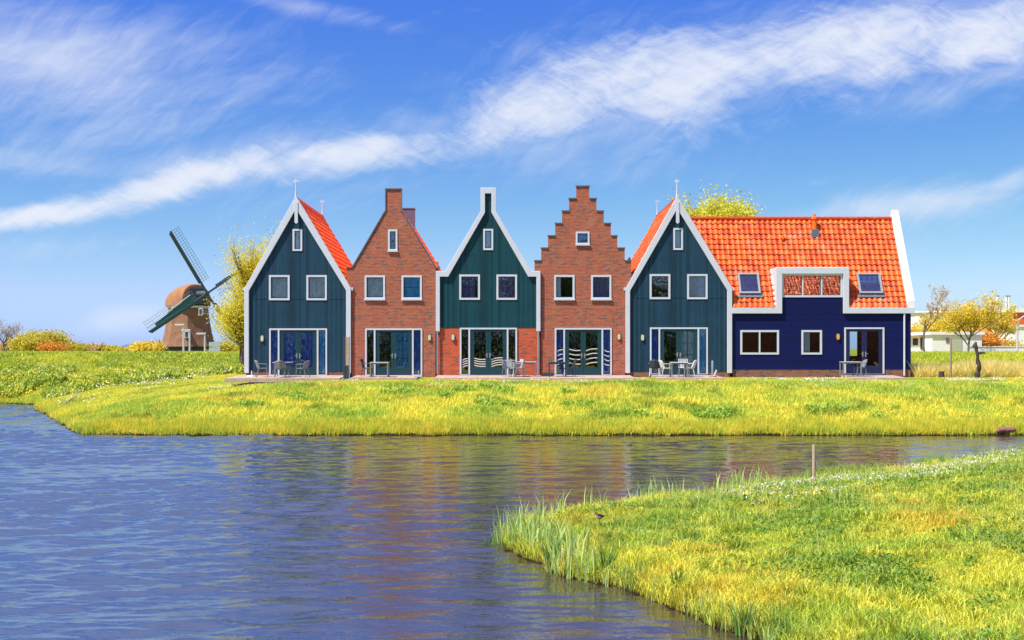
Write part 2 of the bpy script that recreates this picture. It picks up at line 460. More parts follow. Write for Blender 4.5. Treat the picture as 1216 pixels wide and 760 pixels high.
for a in ((60, 254, 120, 17, 8), (230, 210, 150, 26, 17), (430, 180, 170, 27, 8), (640, 128, 140, 46, 14), (790, 92, 170, 66, 4),
          (1010, 60, 190, 58, 8), (1200, 36, 160, 52, 14)):
    b_ = px_blob(*a); band = b_ if band is None else M(nt, 'MAXIMUM', band, b_)
soft = None
for a, k in (((60, 70, 300, 80, -6), .8), ((150, 150, 220, 30, 8), .55), ((380, 12, 130, 16, -12), .6), ((1050, 30, 260, 60, 6), .7), ((1180, 90, 130, 26, 16), .6), ((480, 160, 160, 30, 12), .5), ((330, 185, 240, 42, 12), .62), ((740, 120, 240, 80, 8), .66), ((1120, 110, 140, 30, 16), .6), ((1090, 240, 150, 20, 8), .85), ((1210, 215, 90, 18, 22), .8),
             ((140, 385, 80, 26, 12), .95), ((90, 290, 120, 20, 5), .35), ((560, 200, 200, 26, 10), .3), ((30, 190, 120, 30, 0), .5)):
    b_ = M(nt, 'MULTIPLY', px_blob(*a), k); soft = b_ if soft is None else M(nt, 'MAXIMUM', soft, b_)
tex1 = M(nt, 'ADD', M(nt, 'MULTIPLY', n1, .55), M(nt, 'ADD', M(nt, 'MULTIPLY', n2, .35), M(nt, 'MULTIPLY', n4, .1)))
d1 = maprange(nt, M(nt, 'ADD', M(nt, 'MULTIPLY', band, .52), M(nt, 'MULTIPLY', tex1, 1.25)), .71, 1.22)
tex2 = M(nt, 'ADD', M(nt, 'MULTIPLY', n3, .6), M(nt, 'MULTIPLY', n4, .4))
d2 = maprange(nt, M(nt, 'ADD', M(nt, 'MULTIPLY', soft, .5), tex2), .54, 1.18)
hi = M(nt, 'MULTIPLY', M(nt, 'MULTIPLY', maprange(nt, s[2], .27, .44), maprange(nt, s[0], -.2, .45, .52, .30)), maprange(nt, n3, .3, .6, .45, 1.))
d1 = M(nt, 'MAXIMUM', d1, hi)
dens = M(nt, 'MULTIPLY', M(nt, 'MAXIMUM', d1, M(nt, 'MULTIPLY', d2, .8)), maprange(nt, s[2], 0., .03))
hs = nd(nt, 'ShaderNodeHueSaturation', ins={'Hue': .5, 'Saturation': 1.12, 'Value': 1., 'Color': sky.outputs[0]})
sk0 = sep(nt, mix(nt, 1., hs.outputs[0], (.80, .98, 1.18), 'MULTIPLY'))
KD = .143
def curve(ch, gain, ref, g): return M(nt, 'MULTIPLY', M(nt, 'POWER', M(nt, 'DIVIDE', M(nt, 'MULTIPLY', M(nt, 'MAXIMUM', ch, 0.), KD), ref), g), gain)
r_ = curve(sk0[0], .503, .658, 1.42); g_ = curve(sk0[1], .685, .88, 1.32); r_ = M(nt, 'MINIMUM', M(nt, 'MULTIPLY', r_, 1.12), M(nt, 'MULTIPLY', g_, .725)); b_ = M(nt, 'MULTIPLY_ADD', r_, .5, .76)
b_ = M(nt, 'MINIMUM', b_, 1.3)
skyc = comb(nt, M(nt, 'DIVIDE', r_, KD), M(nt, 'DIVIDE', g_, KD), M(nt, 'DIVIDE', b_, KD))
cloudc = (5.9, 6.2, 6.9)
c = mix(nt, M(nt, 'MULTIPLY', dens, .92), skyc, cloudc)
nt.links.new(c, bg.inputs[0]); bg.inputs[1].default_value = .085
nt.links.new(bg.outputs[0], wo.inputs[0])

sl = bpy.data.lights.new('sun', 'SUN'); sl.energy = 4.2; sl.angle = R(.53); sl.color = (1, .95, .86)
so = bpy.data.objects.new('sun', sl); COL.objects.link(so); so.location = (-40, -30, 80)
so.rotation_euler = (-TOSUN).to_track_quat('-Z', 'Y').to_euler()

cam = bpy.data.cameras.new('camera'); cam.sensor_width = 36; cam.lens = 36*FPX/1216; cam.shift_y = (HY-380)/1216
cam.clip_end = 8000; cam.clip_start = .1
co_ = bpy.data.objects.new('camera', cam); COL.objects.link(co_); co_.location = (0, 0, CZ); co_.rotation_euler = (R(90), 0, 0)
sc.camera = co_
vs = sc.view_settings; vs.view_transform = 'Standard'; vs.look = 'None'; vs.exposure = .75; vs.gamma = 1; vs.use_curve_mapping = False

# ------------------------------------------------------------------ ground + water
def axis(segs):
    out = []
    for a, b, st in segs: out += list(np.arange(a, b, st))
    return np.array(out+[segs[-1][1]])
xs = axis([(-4000, -400, 600), (-400, -120, 40), (-120, -40, 4), (-40, -30, .8), (-30, -2, .4), (-2, 16, .16), (16, 34, .4), (34, 50, 1), (50, 120, 5), (120, 400, 40), (400, 4000, 600)])
ys = axis([(-4000, -400, 600), (-400, -40, 60), (-40, 0, 5), (0, 12, .5), (12, 36, .17), (36, 50, .6), (50, 53, .16), (53, 66, .35), (66, 84, .5), (84, 104, .6), (104, 150, 5), (150, 600, 50), (600, 5000, 700)])
X, Y = np.meshgrid(xs, ys); Z = ground_z(X, Y)
nx, ny = len(xs), len(ys)
idx = np.arange(nx*ny).reshape(ny, nx)
q = np.stack([idx[:-1, :-1], idx[:-1, 1:], idx[1:, 1:], idx[1:, :-1]], -1).reshape(-1, 4)
m, nt, out = new_mat('meadow_soil_and_turf')
co = objco(nt)
a = noise(nt, co, .35, 5, .6); b = noise(nt, co, 2.4, 5, .65); c3 = noise(nt, co, 14., 3, .6)
f = M(nt, 'ADD', M(nt, 'MULTIPLY', a, .5), M(nt, 'MULTIPLY', b, .5))
c = mix(nt, maprange(nt, f, .38, .62), (.20, .26, .020), (.42, .38, .030))
c = mix(nt, maprange(nt, c3, .55, .75), c, (.30, .22, .05))
zz = sep(nt, co)[2]
c = mix(nt, maprange(nt, M(nt, 'ADD', zz, M(nt, 'MULTIPLY', b, .12)), .13, .20), (.022, .014, .008), c)
bsdf(nt, out, c, .95, M(nt, 'ADD', b, c3), .8, .08, spec=.1)
g = np_mesh('ground', np.stack([X, Y, Z], -1).reshape(-1, 3), q.ravel(), np.full(len(q), 4), m, smooth=True)
tag(g, kind='structure')

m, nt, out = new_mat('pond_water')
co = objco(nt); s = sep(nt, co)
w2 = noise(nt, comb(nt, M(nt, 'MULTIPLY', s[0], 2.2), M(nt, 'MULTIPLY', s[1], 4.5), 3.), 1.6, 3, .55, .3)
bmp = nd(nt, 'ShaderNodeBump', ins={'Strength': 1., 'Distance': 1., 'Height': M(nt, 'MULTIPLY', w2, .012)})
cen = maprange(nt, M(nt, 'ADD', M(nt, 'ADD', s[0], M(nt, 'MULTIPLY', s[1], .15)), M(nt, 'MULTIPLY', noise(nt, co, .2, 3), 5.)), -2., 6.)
dep = mix(nt, cen, (.036, .062, .110), (.044, .032, .026))  # reflections painted into the body: sky blue at left, dark house brown at centre
ior = M(nt, 'MULTIPLY_ADD', cen, -.65, 2.5)  # mirror strength lowered toward the centre to deepen that painted dark
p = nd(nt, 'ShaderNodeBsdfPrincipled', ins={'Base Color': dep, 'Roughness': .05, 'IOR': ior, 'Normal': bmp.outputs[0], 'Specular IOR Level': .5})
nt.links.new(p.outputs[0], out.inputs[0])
wx = axis([(-400, -60, 40), (-60, -36, 2), (-36, -14, .16), (-14, 8, .085), (8, 26, .2), (26, 60, 2), (60, 400, 40)])
wy = axis([(-60, 6, 6), (6, 11, .5), (11, 22, .045), (22, 34, .07), (34, 52, .10), (52, 84, .22), (84, 132, 6)])
WX, WY = np.meshgrid(wx, wy); WZ = np.zeros_like(WX)
gust = .55+.9*vnoise(WX, WY*1.6, 7., 201)
lf = 1.-.62*smooth((WX+.10*WY-(-6))/8)
rr = np.random.default_rng(3)
for i in range(46):
    lam = .21*(9.5**(i/45.)); a = -math.pi/2+rr.normal(0, .38)+.12
    kk = 2*math.pi/lam; ph = rr.uniform(0, 6.28)
    stp = .030 if lam < 1.6 else .020
    amp = stp/kk*rr.uniform(.6, 1.3)
    arg = kk*(WX*math.cos(a)+WY*math.sin(a))+ph+1.6*vnoise(WX, WY, lam*4, 210+i)
    WZ += amp*(np.sin(arg)+.25*np.sin(2*arg+1.2))
fade = smooth((WX+58)/20)*smooth((58-WX)/20)*smooth((WY-6)/4)*smooth((92-WY)/8)
WZ *= gust*lf*fade*WAVE
nx, ny = len(wx), len(wy); idx = np.arange(nx*ny).reshape(ny, nx)
q = np.stack([idx[:-1, :-1], idx[:-1, 1:], idx[1:, 1:], idx[1:, :-1]], -1).reshape(-1, 4)
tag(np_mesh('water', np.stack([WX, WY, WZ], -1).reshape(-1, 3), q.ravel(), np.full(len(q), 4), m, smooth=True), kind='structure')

# ------------------------------------------------------------------ blades
def blades(name, x, y, z, h, wd, lean, col, mat, segs=2, tipcol=None):
    n = len(x)
    th = RNG.uniform(0, 2*np.pi, n)
    dx, dy = np.cos(th)*wd*.5, np.sin(th)*wd*.5
    ph = RNG.uniform(0, 2*np.pi, n); lx, ly = np.cos(ph)*lean*h, np.sin(ph)*lean*h
    tipc = col if tipcol is None else tipcol
    if segs == 1:
        V = np.empty((n, 3, 3)); V[:, 0] = np.stack([x-dx, y-dy, z], -1); V[:, 1] = np.stack([x+dx, y+dy, z], -1)
        V[:, 2] = np.stack([x+lx, y+ly, z+h], -1)
        F = np.arange(n*3); C = np.full(n, 3)
        c = np.stack([col, col, tipc], 1).reshape(-1, 3)
        return np_mesh(name, V.reshape(-1, 3), F, C, mat, c)
    V = np.empty((n, 5, 3))
    V[:, 0] = np.stack([x-dx, y-dy, z], -1); V[:, 1] = np.stack([x+dx, y+dy, z], -1)
    V[:, 2] = np.stack([x+dx*.8+lx*.3, y+dy*.8+ly*.3, z+h*.6], -1); V[:, 3] = np.stack([x-dx*.8+lx*.3, y-dy*.8+ly*.3, z+h*.6], -1)
    V[:, 4] = np.stack([x+lx, y+ly, z+h*(1-.3*lean)], -1)
    b = (np.arange(n)*5)[:, None]
    F = np.concatenate([b+np.array([0, 1, 2, 3]), b+np.array([3, 2, 4])], 1).ravel()
    C = np.tile([4, 3], n)
    c = np.stack([col, col, col*.5+tipc*.5, col*.5+tipc*.5, tipc], 1).reshape(-1, 3)
    return np_mesh(name, V.reshape(-1, 3), F, C, mat, c)
GM = attr_mat('grass_blades', .55, .38, .3)
FM = attr_mat('flower_petals', .6, .2, .3, .02)
def lerp(a, b, t): t = np.clip(t, 0, 1)[:, None]; return np.array(a)*(1-t)+np.array(b)*t
def infr(x, y, mg=1.05): return np.abs(x) < (.3945*mg*y+.6)

YG = (.86, .80, .10); GG = (.46, .62, .085); DG = (.16, .30, .035); OR = (.86, .52, .075); PG = (.70, .78, .28)
def grass_col(x, y, sc_=1.6, seed=30, rand=.35, yellow=0.):
    t = fbm(x, y, sc_, seed)+RNG.normal(0, .10, len(x))
    c = lerp(GG, YG, (t-.37+yellow)/.28)
    o = fbm(x, y, sc_*.8, seed+5)+RNG.normal(0, .06, len(x))
    c = c*(1-np.clip((o-.66)/.2, 0, .42)[:, None])+np.array(OR)*np.clip((o-.66)/.2, 0, .42)[:, None]
    d = fbm(x, y, sc_*.55, seed+9)+RNG.normal(0, .05, len(x))
    c = c*(1-np.clip((d-.63)/.12, 0, .7)[:, None])+np.array(DG)*np.clip((d-.63)/.12, 0, .7)[:, None]
    return c*(1+RNG.uniform(-rand, rand, len(x)))[:, None]

# near bank turf
N = 900000
y = 9+31*RNG.random(N)**1.35; x = RNG.uniform(-2, 17, N)
k = infr(x, y) & (RNG.random(N) < np.clip(22/y, .35, 1)); x, y = x[k], y[k]
_, dn = zone(x, y); k = dn > -.03; x, y, dn = x[k], y[k], dn[k]
z = ground_z(x, y)
tall = np.clip(1-dn/2.2, 0, 1)
patch = fbm(x, y, 1.3, 40)
tuft = np.clip((vnoise(x, y, .28, 47)-.62)/.2, 0, 1)
h = (.025+.06*patch+.12*tall+.09*tuft)*RNG.uniform(.4, 1.6, len(x))
col = grass_col(x, y, 1.5, 30, .3, yellow=.10*tall+.02)
col = col*.90*np.array([1.04, 1., 1.]); tip = col*1.12+np.array([.03, .02, .0])
tag(blades('grass', x, y, z-.01, h, .0065+.004*RNG.random(len(x))+.0003*y, .55, col, GM, 2, tip),
    'short yellow green meadow grass covering the foreground bank', 'grass', kind='stuff')
print('near blades', len(x))
# low leafy weeds (clover, dock) in patches
def leafbits(name, x, y, z, size, col, mat, flat=.5, cup=0.):
    n = len(x); th = RNG.uniform(0, 2*np.pi, n); t2 = RNG.normal(0, flat, (n, 2))
    u = np.stack([np.cos(th), np.sin(th), t2[:, 0]], -1)*size[:, None]
    v = np.stack([-np.sin(th), np.cos(th), t2[:, 1]], -1)*size[:, None]*.75
    P = np.stack([x, y, z], -1)
    V = np.stack([P-u, P+v, P+u, P-v], 1).reshape(-1, 3)
    return np_mesh(name, V, np.arange(n*4), np.full(n, 4), mat, np.repeat(col, 4, 0))
N = 300000
y = 9+28*RNG.random(N)**1.2; x = RNG.uniform(0, 16, N); k = infr(x, y); x, y = x[k], y[k]
_, dn = zone(x, y); p_ = fbm(x, y, 1.1, 60)+.25*fbm(x, y, .35, 63)
k = (dn > .9) & (p_ > .60); x, y = x[k], y[k]
z = ground_z(x, y)+RNG.uniform(.005, .13, len(x))*(.3+vnoise(x, y, .3, 161))
col = lerp((.07, .20, .025), (.36, .50, .07), RNG.random(len(x)))
tag(leafbits('weed_leaves', x, y, z, RNG.uniform(.012, .030, len(x)), col, GM),
    'low dark green clover and weeds spread over the foreground bank', 'weeds', kind='stuff')
# reeds at the near water edge
def reeds(name, n, rng_y, rng_x, dlo, dhi, hlo, hhi, label, dens_seed=80, thr=.45, wd=.016, side='near', cat='reeds', cols=None, lean=.22):
    y = RNG.uniform(*rng_y, n); x = RNG.uniform(*rng_x, n)
    df, dn = zone(x, y); d = dn if side == 'near' else df
    k = (d > dlo) & (d < dhi) & (fbm(x, y, .8 if side == 'near' else 3., dens_seed) > thr)
    x, y, d = x[k], y[k], d[k]; z = np.maximum(ground_z(x, y), -.25)
    h = RNG.uniform(hlo, hhi, len(x))
    cols = cols or (PG, (.34, .52, .12))
    col = lerp(cols[0], cols[1], RNG.random(len(x)))
    tip = col*.85+np.array([.16, .14, .06])
    return tag(blades(name, x, y, z, h, wd*RNG.uniform(.6, 1.4, len(x)), lean, col, GM, 2, tip), label, cat, kind='stuff')
reeds('reed_fringe', 3300, (18.6, 24.6), (-1.0, 1.6), -.14, .45, .18, .74, 'pale green reeds at the tip of the foreground bank', 80, .46, .023, lean=.30)
reeds('reed_fringe', 5000, (14.2, 19.4), (.6, 3.4), -.10, .25, .10, .34, 'short yellow green reeds along the near edge of the foreground bank', 84, .5, .012)
reeds('reed_fringe', 5200, (22.8, 30.5), (-.2, 6.5), -.1, 1.0, .25, .66, 'reeds standing on the far side of the foreground bank', 88, .54, .026)
reeds('rush_clump', 26000, (28.5, 35), (6.4, 12), -.2, 1.1, .25, .55, 'fine green rush tufts behind the daisies on the foreground bank', 95, .60, .01, cat='rushes', cols=((.20, .36, .03), (.34, .46, .06)), lean=.5)
# dry litter at waterline
N = 16000; y = RNG.uniform(13.5, 24.5, N); x = RNG.uniform(-1, 4, N); _, dn = zone(x, y); k = (dn > -.05) & (dn < .28); x, y = x[k], y[k]
tag(blades('dry_reed_litter', x, y, ground_z(x, y), RNG.uniform(.04, .2, len(x)), np.full(len(x), .009), 1.2, lerp((.30, .15, .05), (.10, .05, .03), RNG.random(len(x))), GM),
    'brown dry stalks at the waterline of the foreground bank', 'dry reeds', kind='stuff')
# tall seed stalks scattered on near bank
N = 9000; y = RNG.uniform(12, 30, N); x = RNG.uniform(1.5, 13, N); _, dn = zone(x, y); k = (dn > .5) & infr(x, y) & (fbm(x, y, 2., 71) > .5); x, y = x[k], y[k]
tag(blades('grass_stalks', x, y, ground_z(x, y), RNG.uniform(.2, .42, len(x)), np.full(len(x), .007), .35, lerp((.76, .74, .22), (.60, .68, .16), RNG.random(len(x))), GM),
    'thin pale grass stalks rising above the foreground turf', 'grass stalks', kind='stuff')

# far bank turf
N = 900000
x = RNG.uniform(-42, 38, N); y = 50.3+RNG.random(N)**1.15*42
k = infr(x, y, 1.04) & ~((x > -14.2) & (x < 21) & (y > 63.6)) ; x, y = x[k], y[k]
df, _ = zone(x, y); k = df > .0; x, y, df = x[k], y[k], df[k]
lawn = smooth((y-61)/3)*smooth((x+22)/3)
h = (.09+.14*fbm(x, y, 2.2, 44))*(1-.72*lawn)*RNG.uniform(.6, 1.4, len(x))
col = grass_col(x, y, 2.6, 50, .28, yellow=.05+.06*lawn)*np.array([1.08, 1., 1.])
tag(blades('grass', x, y, ground_z(x, y)-.01, h, .03+.015*RNG.random(len(x)), .6, col, GM, 1, col*1.1),
    'yellow green grass on the far bank and lawn in front of the houses', 'grass', kind='stuff')
print('far blades', len(x))
N = 120000; x = RNG.uniform(-22, 26, N); y = RNG.uniform(52, 60, N); p_ = vnoise(x, y, .9, 141)*.6+vnoise(x, y, 3.1, 142)*.5
df, _ = zone(x, y); k = (df > 1.6) & (p_ > .83); x, y = x[k], y[k]
tag(leafbits('weed_leaves', x, y, ground_z(x, y)+RNG.uniform(.03, .24, len(x)), RNG.uniform(.03, .07, len(x)), lerp((.26, .44, .05), (.55, .66, .09), RNG.random(len(x))), GM, .8),
    'scattered darker green weed tufts on the far bank slope', 'weeds', kind='stuff')
# taller yellow fringe at far waterline
N = 160000; x = RNG.uniform(-36, 24, N); y = RNG.uniform(50, 82, N); df, _ = zone(x, y)
k = (df > 0) & (df < 1.5) & (RNG.random(N) < 1.1-df*.6); x, y, df = x[k], y[k], df[k]
xx = RNG.uniform(-17, 23, 60000); yy = RNG.uniform(50.5, 52.4, 60000); d2_, _ = zone(xx, yy); k = (d2_ > .02) & (d2_ < 1.3); x = np.r_[x, xx[k]]; y = np.r_[y, yy[k]]
h = RNG.uniform(.12, .32, len(x))*(.7+.6*vnoise(x, y, .9, 151))
c = lerp((.86, .66, .07), (.60, .66, .08), RNG.random(len(x)))
tag(blades('bank_edge_grass', x, y, ground_z(x, y), h, np.full(len(x), .028), .25, c, GM, 1, c*1.15),
    'taller golden grass fringe along the far waterline', 'tall grass', kind='stuff')
# golden reed strip right of the navy house
N = 42000; x = RNG.uniform(20.8, 33, N); y = RNG.uniform(66.5, 72, N)
h = RNG.uniform(.25, .95, N)*(.6+.6*vnoise(x, y, 1.2, 91)); c = lerp((1., .80, .34), (.92, .70, .26), RNG.random(N)); c[RNG.random(N) < .1] = (.6, .62, .12)
tag(blades('golden_reeds', x, y, ground_z(x, y), h, np.full(N, .03), .6, c, GM, 1, c*1.1), 'golden dry reeds growing right of the navy house', 'reeds', kind='stuff')
# dike grass (taller, darker green)
N = 260000; x = RNG.uniform(-48, 44, N); y = RNG.uniform(82, 101, N)
k = infr(x, y, 1.04) & ~((x > -19) & (x < 27)); x, y = x[k], y[k]
df, _ = zone(x, y); k = df > .1; x, y = x[k], y[k]
c = lerp((.44, .54, .05), (.84, .74, .08), fbm(x, y, 3., 97)+RNG.normal(0, .12, len(x)))
c = c*RNG.uniform(.75, 1.25, len(x))[:, None]
tag(blades('grass', x, y, ground_z(x, y), RNG.uniform(.10, .26, len(x)), np.full(len(x), .06), .6, c, GM, 1, c*1.1), 'lush green grass on the dike behind the houses', 'grass', kind='stuff')
# weeds and rape flowers on the left shore
N = 120000; x = RNG.uniform(-42, -17, N); y = RNG.uniform(76, 97, N); k = infr(x, y, 1.04); x, y = x[k], y[k]
df, _ = zone(x, y); p_ = fbm(x, y, 3.4, 101)+.3*smooth((-30-x)/6); k = (df > .6) & (p_ > .52); x, y, p_ = x[k], y[k], p_[k]
lump = np.maximum(vnoise(x, y, 1.3, 103), vnoise(x, y, .8, 109))
z = ground_z(x, y)+RNG.random(len(x))**.6*(.75*lump)*(1-.85*smooth((y-84)/5))
c = lerp((.18, .36, .04), (.86, .76, .10), RNG.random(len(x))**1.2)
tag(leafbits('weed_leaves', x, y, z, RNG.uniform(.04, .10, len(x)), c, GM, 1.), 'bushy green weeds on the left shore below the dike', 'weeds', kind='stuff')
def flowers(name, label, n, rx, ry, seed, thr, size, hz, col, sc_=2.0, cond=None, cat='flowers'):
    x = RNG.uniform(*rx, n); y = RNG.uniform(*ry, n)
    df, dn = zone(x, y); k = (np.maximum(df, dn) > .4) & (fbm(x, y, sc_, seed) > thr) & infr(x, y, 1.04)
    if cond is not None: k &= cond(x, y)
    x, y = x[k], y[k]; z = ground_z(x, y)+RNG.uniform(hz[0], hz[1], len(x))
    c = np.tile(np.array(col), (len(x), 1))*RNG.uniform(.85, 1.1, len(x))[:, None]
    return tag(leafbits(name, x, y, z, RNG.uniform(size*.6, size*1.2, len(x)), c, FM, .5), label, cat, kind='stuff')
flowers('rapeseed_flowers', 'yellow rapeseed flowers on the left shore', 14000, (-42, -24), (79, 90), 107, .56, .05, (.2, .55), (.88, .74, .06))
flowers('cow_parsley', 'white flower heads on the left bank slope', 4200, (-34, -17), (64, 90), 111, .58, .05, (.2, .5), (.8, .8, .66), 1.7)
flowers('rust_weeds', 'orange brown weeds at the far left waterline', 5000, (-40, -28), (79.5, 84), 113, .45, .06, (.05, .4), (.66, .30, .06), 2.0, lambda x, y: x < -31.3-(y-80)*.15, 'weeds')
flowers('daisies', 'white daisies scattered on the lawn in front of the patios', 22000, (-15, 27), (60.4, 65.2), 117, .54, .028, (.02, .07), (.85, .82, .78), 1.6)
flowers('daisies', 'white daisies on the crest of the foreground bank', 15000, (4, 13), (18, 32), 121, .48, .0145, (.07, .17), (.92, .86, .90), 1.3,
        lambda x, y: (y > 19.2+x*.62) & (y < 24.+x*.62))

# broad leaved plants (countable)
def leafy_plant(px, py, D, n, hh, label, seed):
    rr = random.Random(seed); x0 = (px-CX)*D/FPX; z0 = gz(x0, D)
    t = thing('iris_plant', label, 'plant', (x0, D, z0-.02))
    mb = MB()
    for i in range(n):
        a = rr.uniform(0, 6.28); r0 = rr.uniform(0, .10); L = hh*rr.uniform(.55, 1.05); le = rr.uniform(.05, .45)
        bx, by = x0+math.cos(a)*r0, D+math.sin(a)*r0; wv = rr.uniform(.008, .014)
        ta = a+rr.uniform(-.5, .5); px_, py_ = -math.sin(ta+1.2)*wv, math.cos(ta+1.2)*wv
        rows = []
        for j in range(6):
            f_ = j/5; wk = (1-f_**2.2)+.04
            cx_ = bx+math.cos(ta)*le*L*f_*f_; cy_ = by+math.sin(ta)*le*L*f_*f_; cz_ = z0-.02+L*f_*(1-.25*le*f_)
            rows.append([(cx_-px_*wk, cy_-py_*wk, cz_), (cx_, cy_, cz_-.003), (cx_+px_*wk, cy_+py_*wk, cz_)])
        mb.grid(rows)
    mb.build('leaves', LM['reed'], t); return t
LM = {}
LM['reed'] = leaf_mat('iris_leaf', [(.06, .20, .03), (.16, .34, .06), (.30, .44, .12)])
leafy_plant(884, 748, 15.4, 46, .46, 'dark green iris plant at the water edge near the bottom of the photo', 1)
leafy_plant(1000, 760, 12.6, 60, .34, 'wide clump of blue green leaves at the bottom edge of the bank', 2)
leafy_plant(806, 712, 17.35, 30, .42, 'small iris plant with upright leaves on the near bank edge', 3)
leafy_plant(655, 672, 19.9, 50, .62, 'pale tall iris plant near the tip of the bank', 4)
leafy_plant(580, 648, 22.5, 18, .40, 'sparse iris plant in the water off the tip of the bank', 5)
leafy_plant(720, 690, 19.05, 34, .5, 'iris plant with leaning leaves below the bird', 6)

# ------------------------------------------------------------------ tiles
def tile_slope(verts, faces, tvals, O, U_, V_, Nn, ulen, vlen, tw=.27, th=.33, skip=None, seed=0):
    """pantile surface: O origin (eave corner), U along the eave, V up the slope, Nn normal"""
    rr = random.Random(seed)
    nu = max(1, round(ulen/tw)); nv = max(1, round(vlen/th)); tw = ulen/nu; th = vlen/nv
    prof = [(0, .0), (.12, .030), (.28, .055), (.45, .052), (.6, .022), (.75, -.004), (.9, -.006), (1., .0)]
    for j in range(nv):
        for i in range(nu):
            uc = (i+.5)*tw; vc = (j+.5)*th
            if skip and skip(uc, vc): continue
            t = rr.random(); jit = rr.uniform(-.011, .011)
            o = len(verts)
            rows = ((-.02, .038), (0.005, .05), (th, .0))
            for (dv, dh) in rows:
                for (pu, ph) in prof:
                    hgt = ph*1.05+dh+jit if dv >= 0 else dh-.05+ph
                    p = O+U_*((i+pu)*tw)+V_*(j*th+max(dv, -.0) if dv > -.01 else j*th)+Nn*(hgt)
                    verts.append(tuple(p)); tvals.append(t)
            n = len(prof)
            for r_ in range(2):
                for k_ in range(n-1):
                    a = o+r_*n+k_; faces.append((a, a+1, a+n+1, a+n))
def build_tiles(name, mat, parent, verts, faces, tvals):
    mb = MB(); mb.v = verts; mb.f = faces
    o = mb.build(name, mat, parent, smooth=True)
    a = o.data.attributes.new('tile', 'FLOAT', 'POINT'); a.data.foreach_set('value', tvals); return o

# ------------------------------------------------------------------ windows, doors
def curtain(mb, x0, x1, z0, z1, y_, amp=.03, per=.12, pinch=0.):
    n = max(6, int((x1-x0)/.02)); rows = []; y = y_-.10
    for zz in (z0, (z0+z1)/2, z1):
        rows.append([(x0+(x1-x0)*i/n, y+amp*math.sin(i/n*(x1-x0)/per*6.28)+amp*.5*math.sin(i*1.7), zz) for i in range(n+1)])
    return mb.grid(rows)
def rect(x0, x1, z0, z1): return [(x0, z0), (x1, z0), (x1, z1), (x0, z1)]
def window(root, a, b, c, d, fw=2.3, cols=1, blind=None, sill=False, glass='glass', sash='sash', sw=.8, bars=0, cover=1., label=None):
    """window from photo px a..b, c(top)..d(bottom) on the facade plane"""
    x0, x1, z0, z1 = fx(a), fx(b), fz(d), fz(c); f_ = fw*FY/FPX; s_ = sw*FY/FPX
    xs_ = [x0+f_+(x1-x0-2*f_)*i/cols for i in range(cols+1)]
    holes = []
    for i in range(cols):
        l = xs_[i]+(f_*.35 if i else 0); r_ = xs_[i+1]-(f_*.35 if i < cols-1 else 0)
        holes.append((l, r_, z0+f_*(1.25 if sill else 1), z1-f_))
    mb = MB(); mb.prism(rect(x0, x1, z0, z1), FY-.035, FY+.07, [rect(*h_) for h_ in holes])
    wn = mb.build('window', 'white', root)
    if label: wn['label'] = label
    for (l, r_, b_, t_) in holes:
        MB().prism(rect(l+.001, r_-.001, b_+.001, t_-.001), FY+.012, FY+.055, [rect(l+s_, r_-s_, b_+s_, t_-s_)]).build('sash', sash, wn)
        MB().box(l+s_+.002, r_-s_-.002, FY+.03, FY+.036, b_+s_+.002, t_-s_-.002).build('pane', glass, wn)
        if bars:
            g_ = MB()
            zc = (b_+t_)/2; g_.box(l+s_, r_-s_, FY+.042, FY+.05, zc-.012, zc+.012)
            if bars > 1: g_.box((l+r_)/2-.012, (l+r_)/2+.012, FY+.0425, FY+.0495, b_+s_, t_-s_)
            g_.build('glazing_bar', sash, wn)
        if blind:
            w_ = r_-l
            if cover < 0: cx0, cx1 = r_+w_*cover, r_
            else: cx0, cx1 = l, l+w_*cover
            curtain(MB(), cx0, cx1, b_, t_, FY+.185, .014).build('curtain', blind, wn, smooth=True)
    if sill: MB().box(x0-.02, x1+.02, FY-.09, FY-.036, z0-.03, z0+.06).build('sill', 'white', wn)
    return (x0, x1, z0, z1)
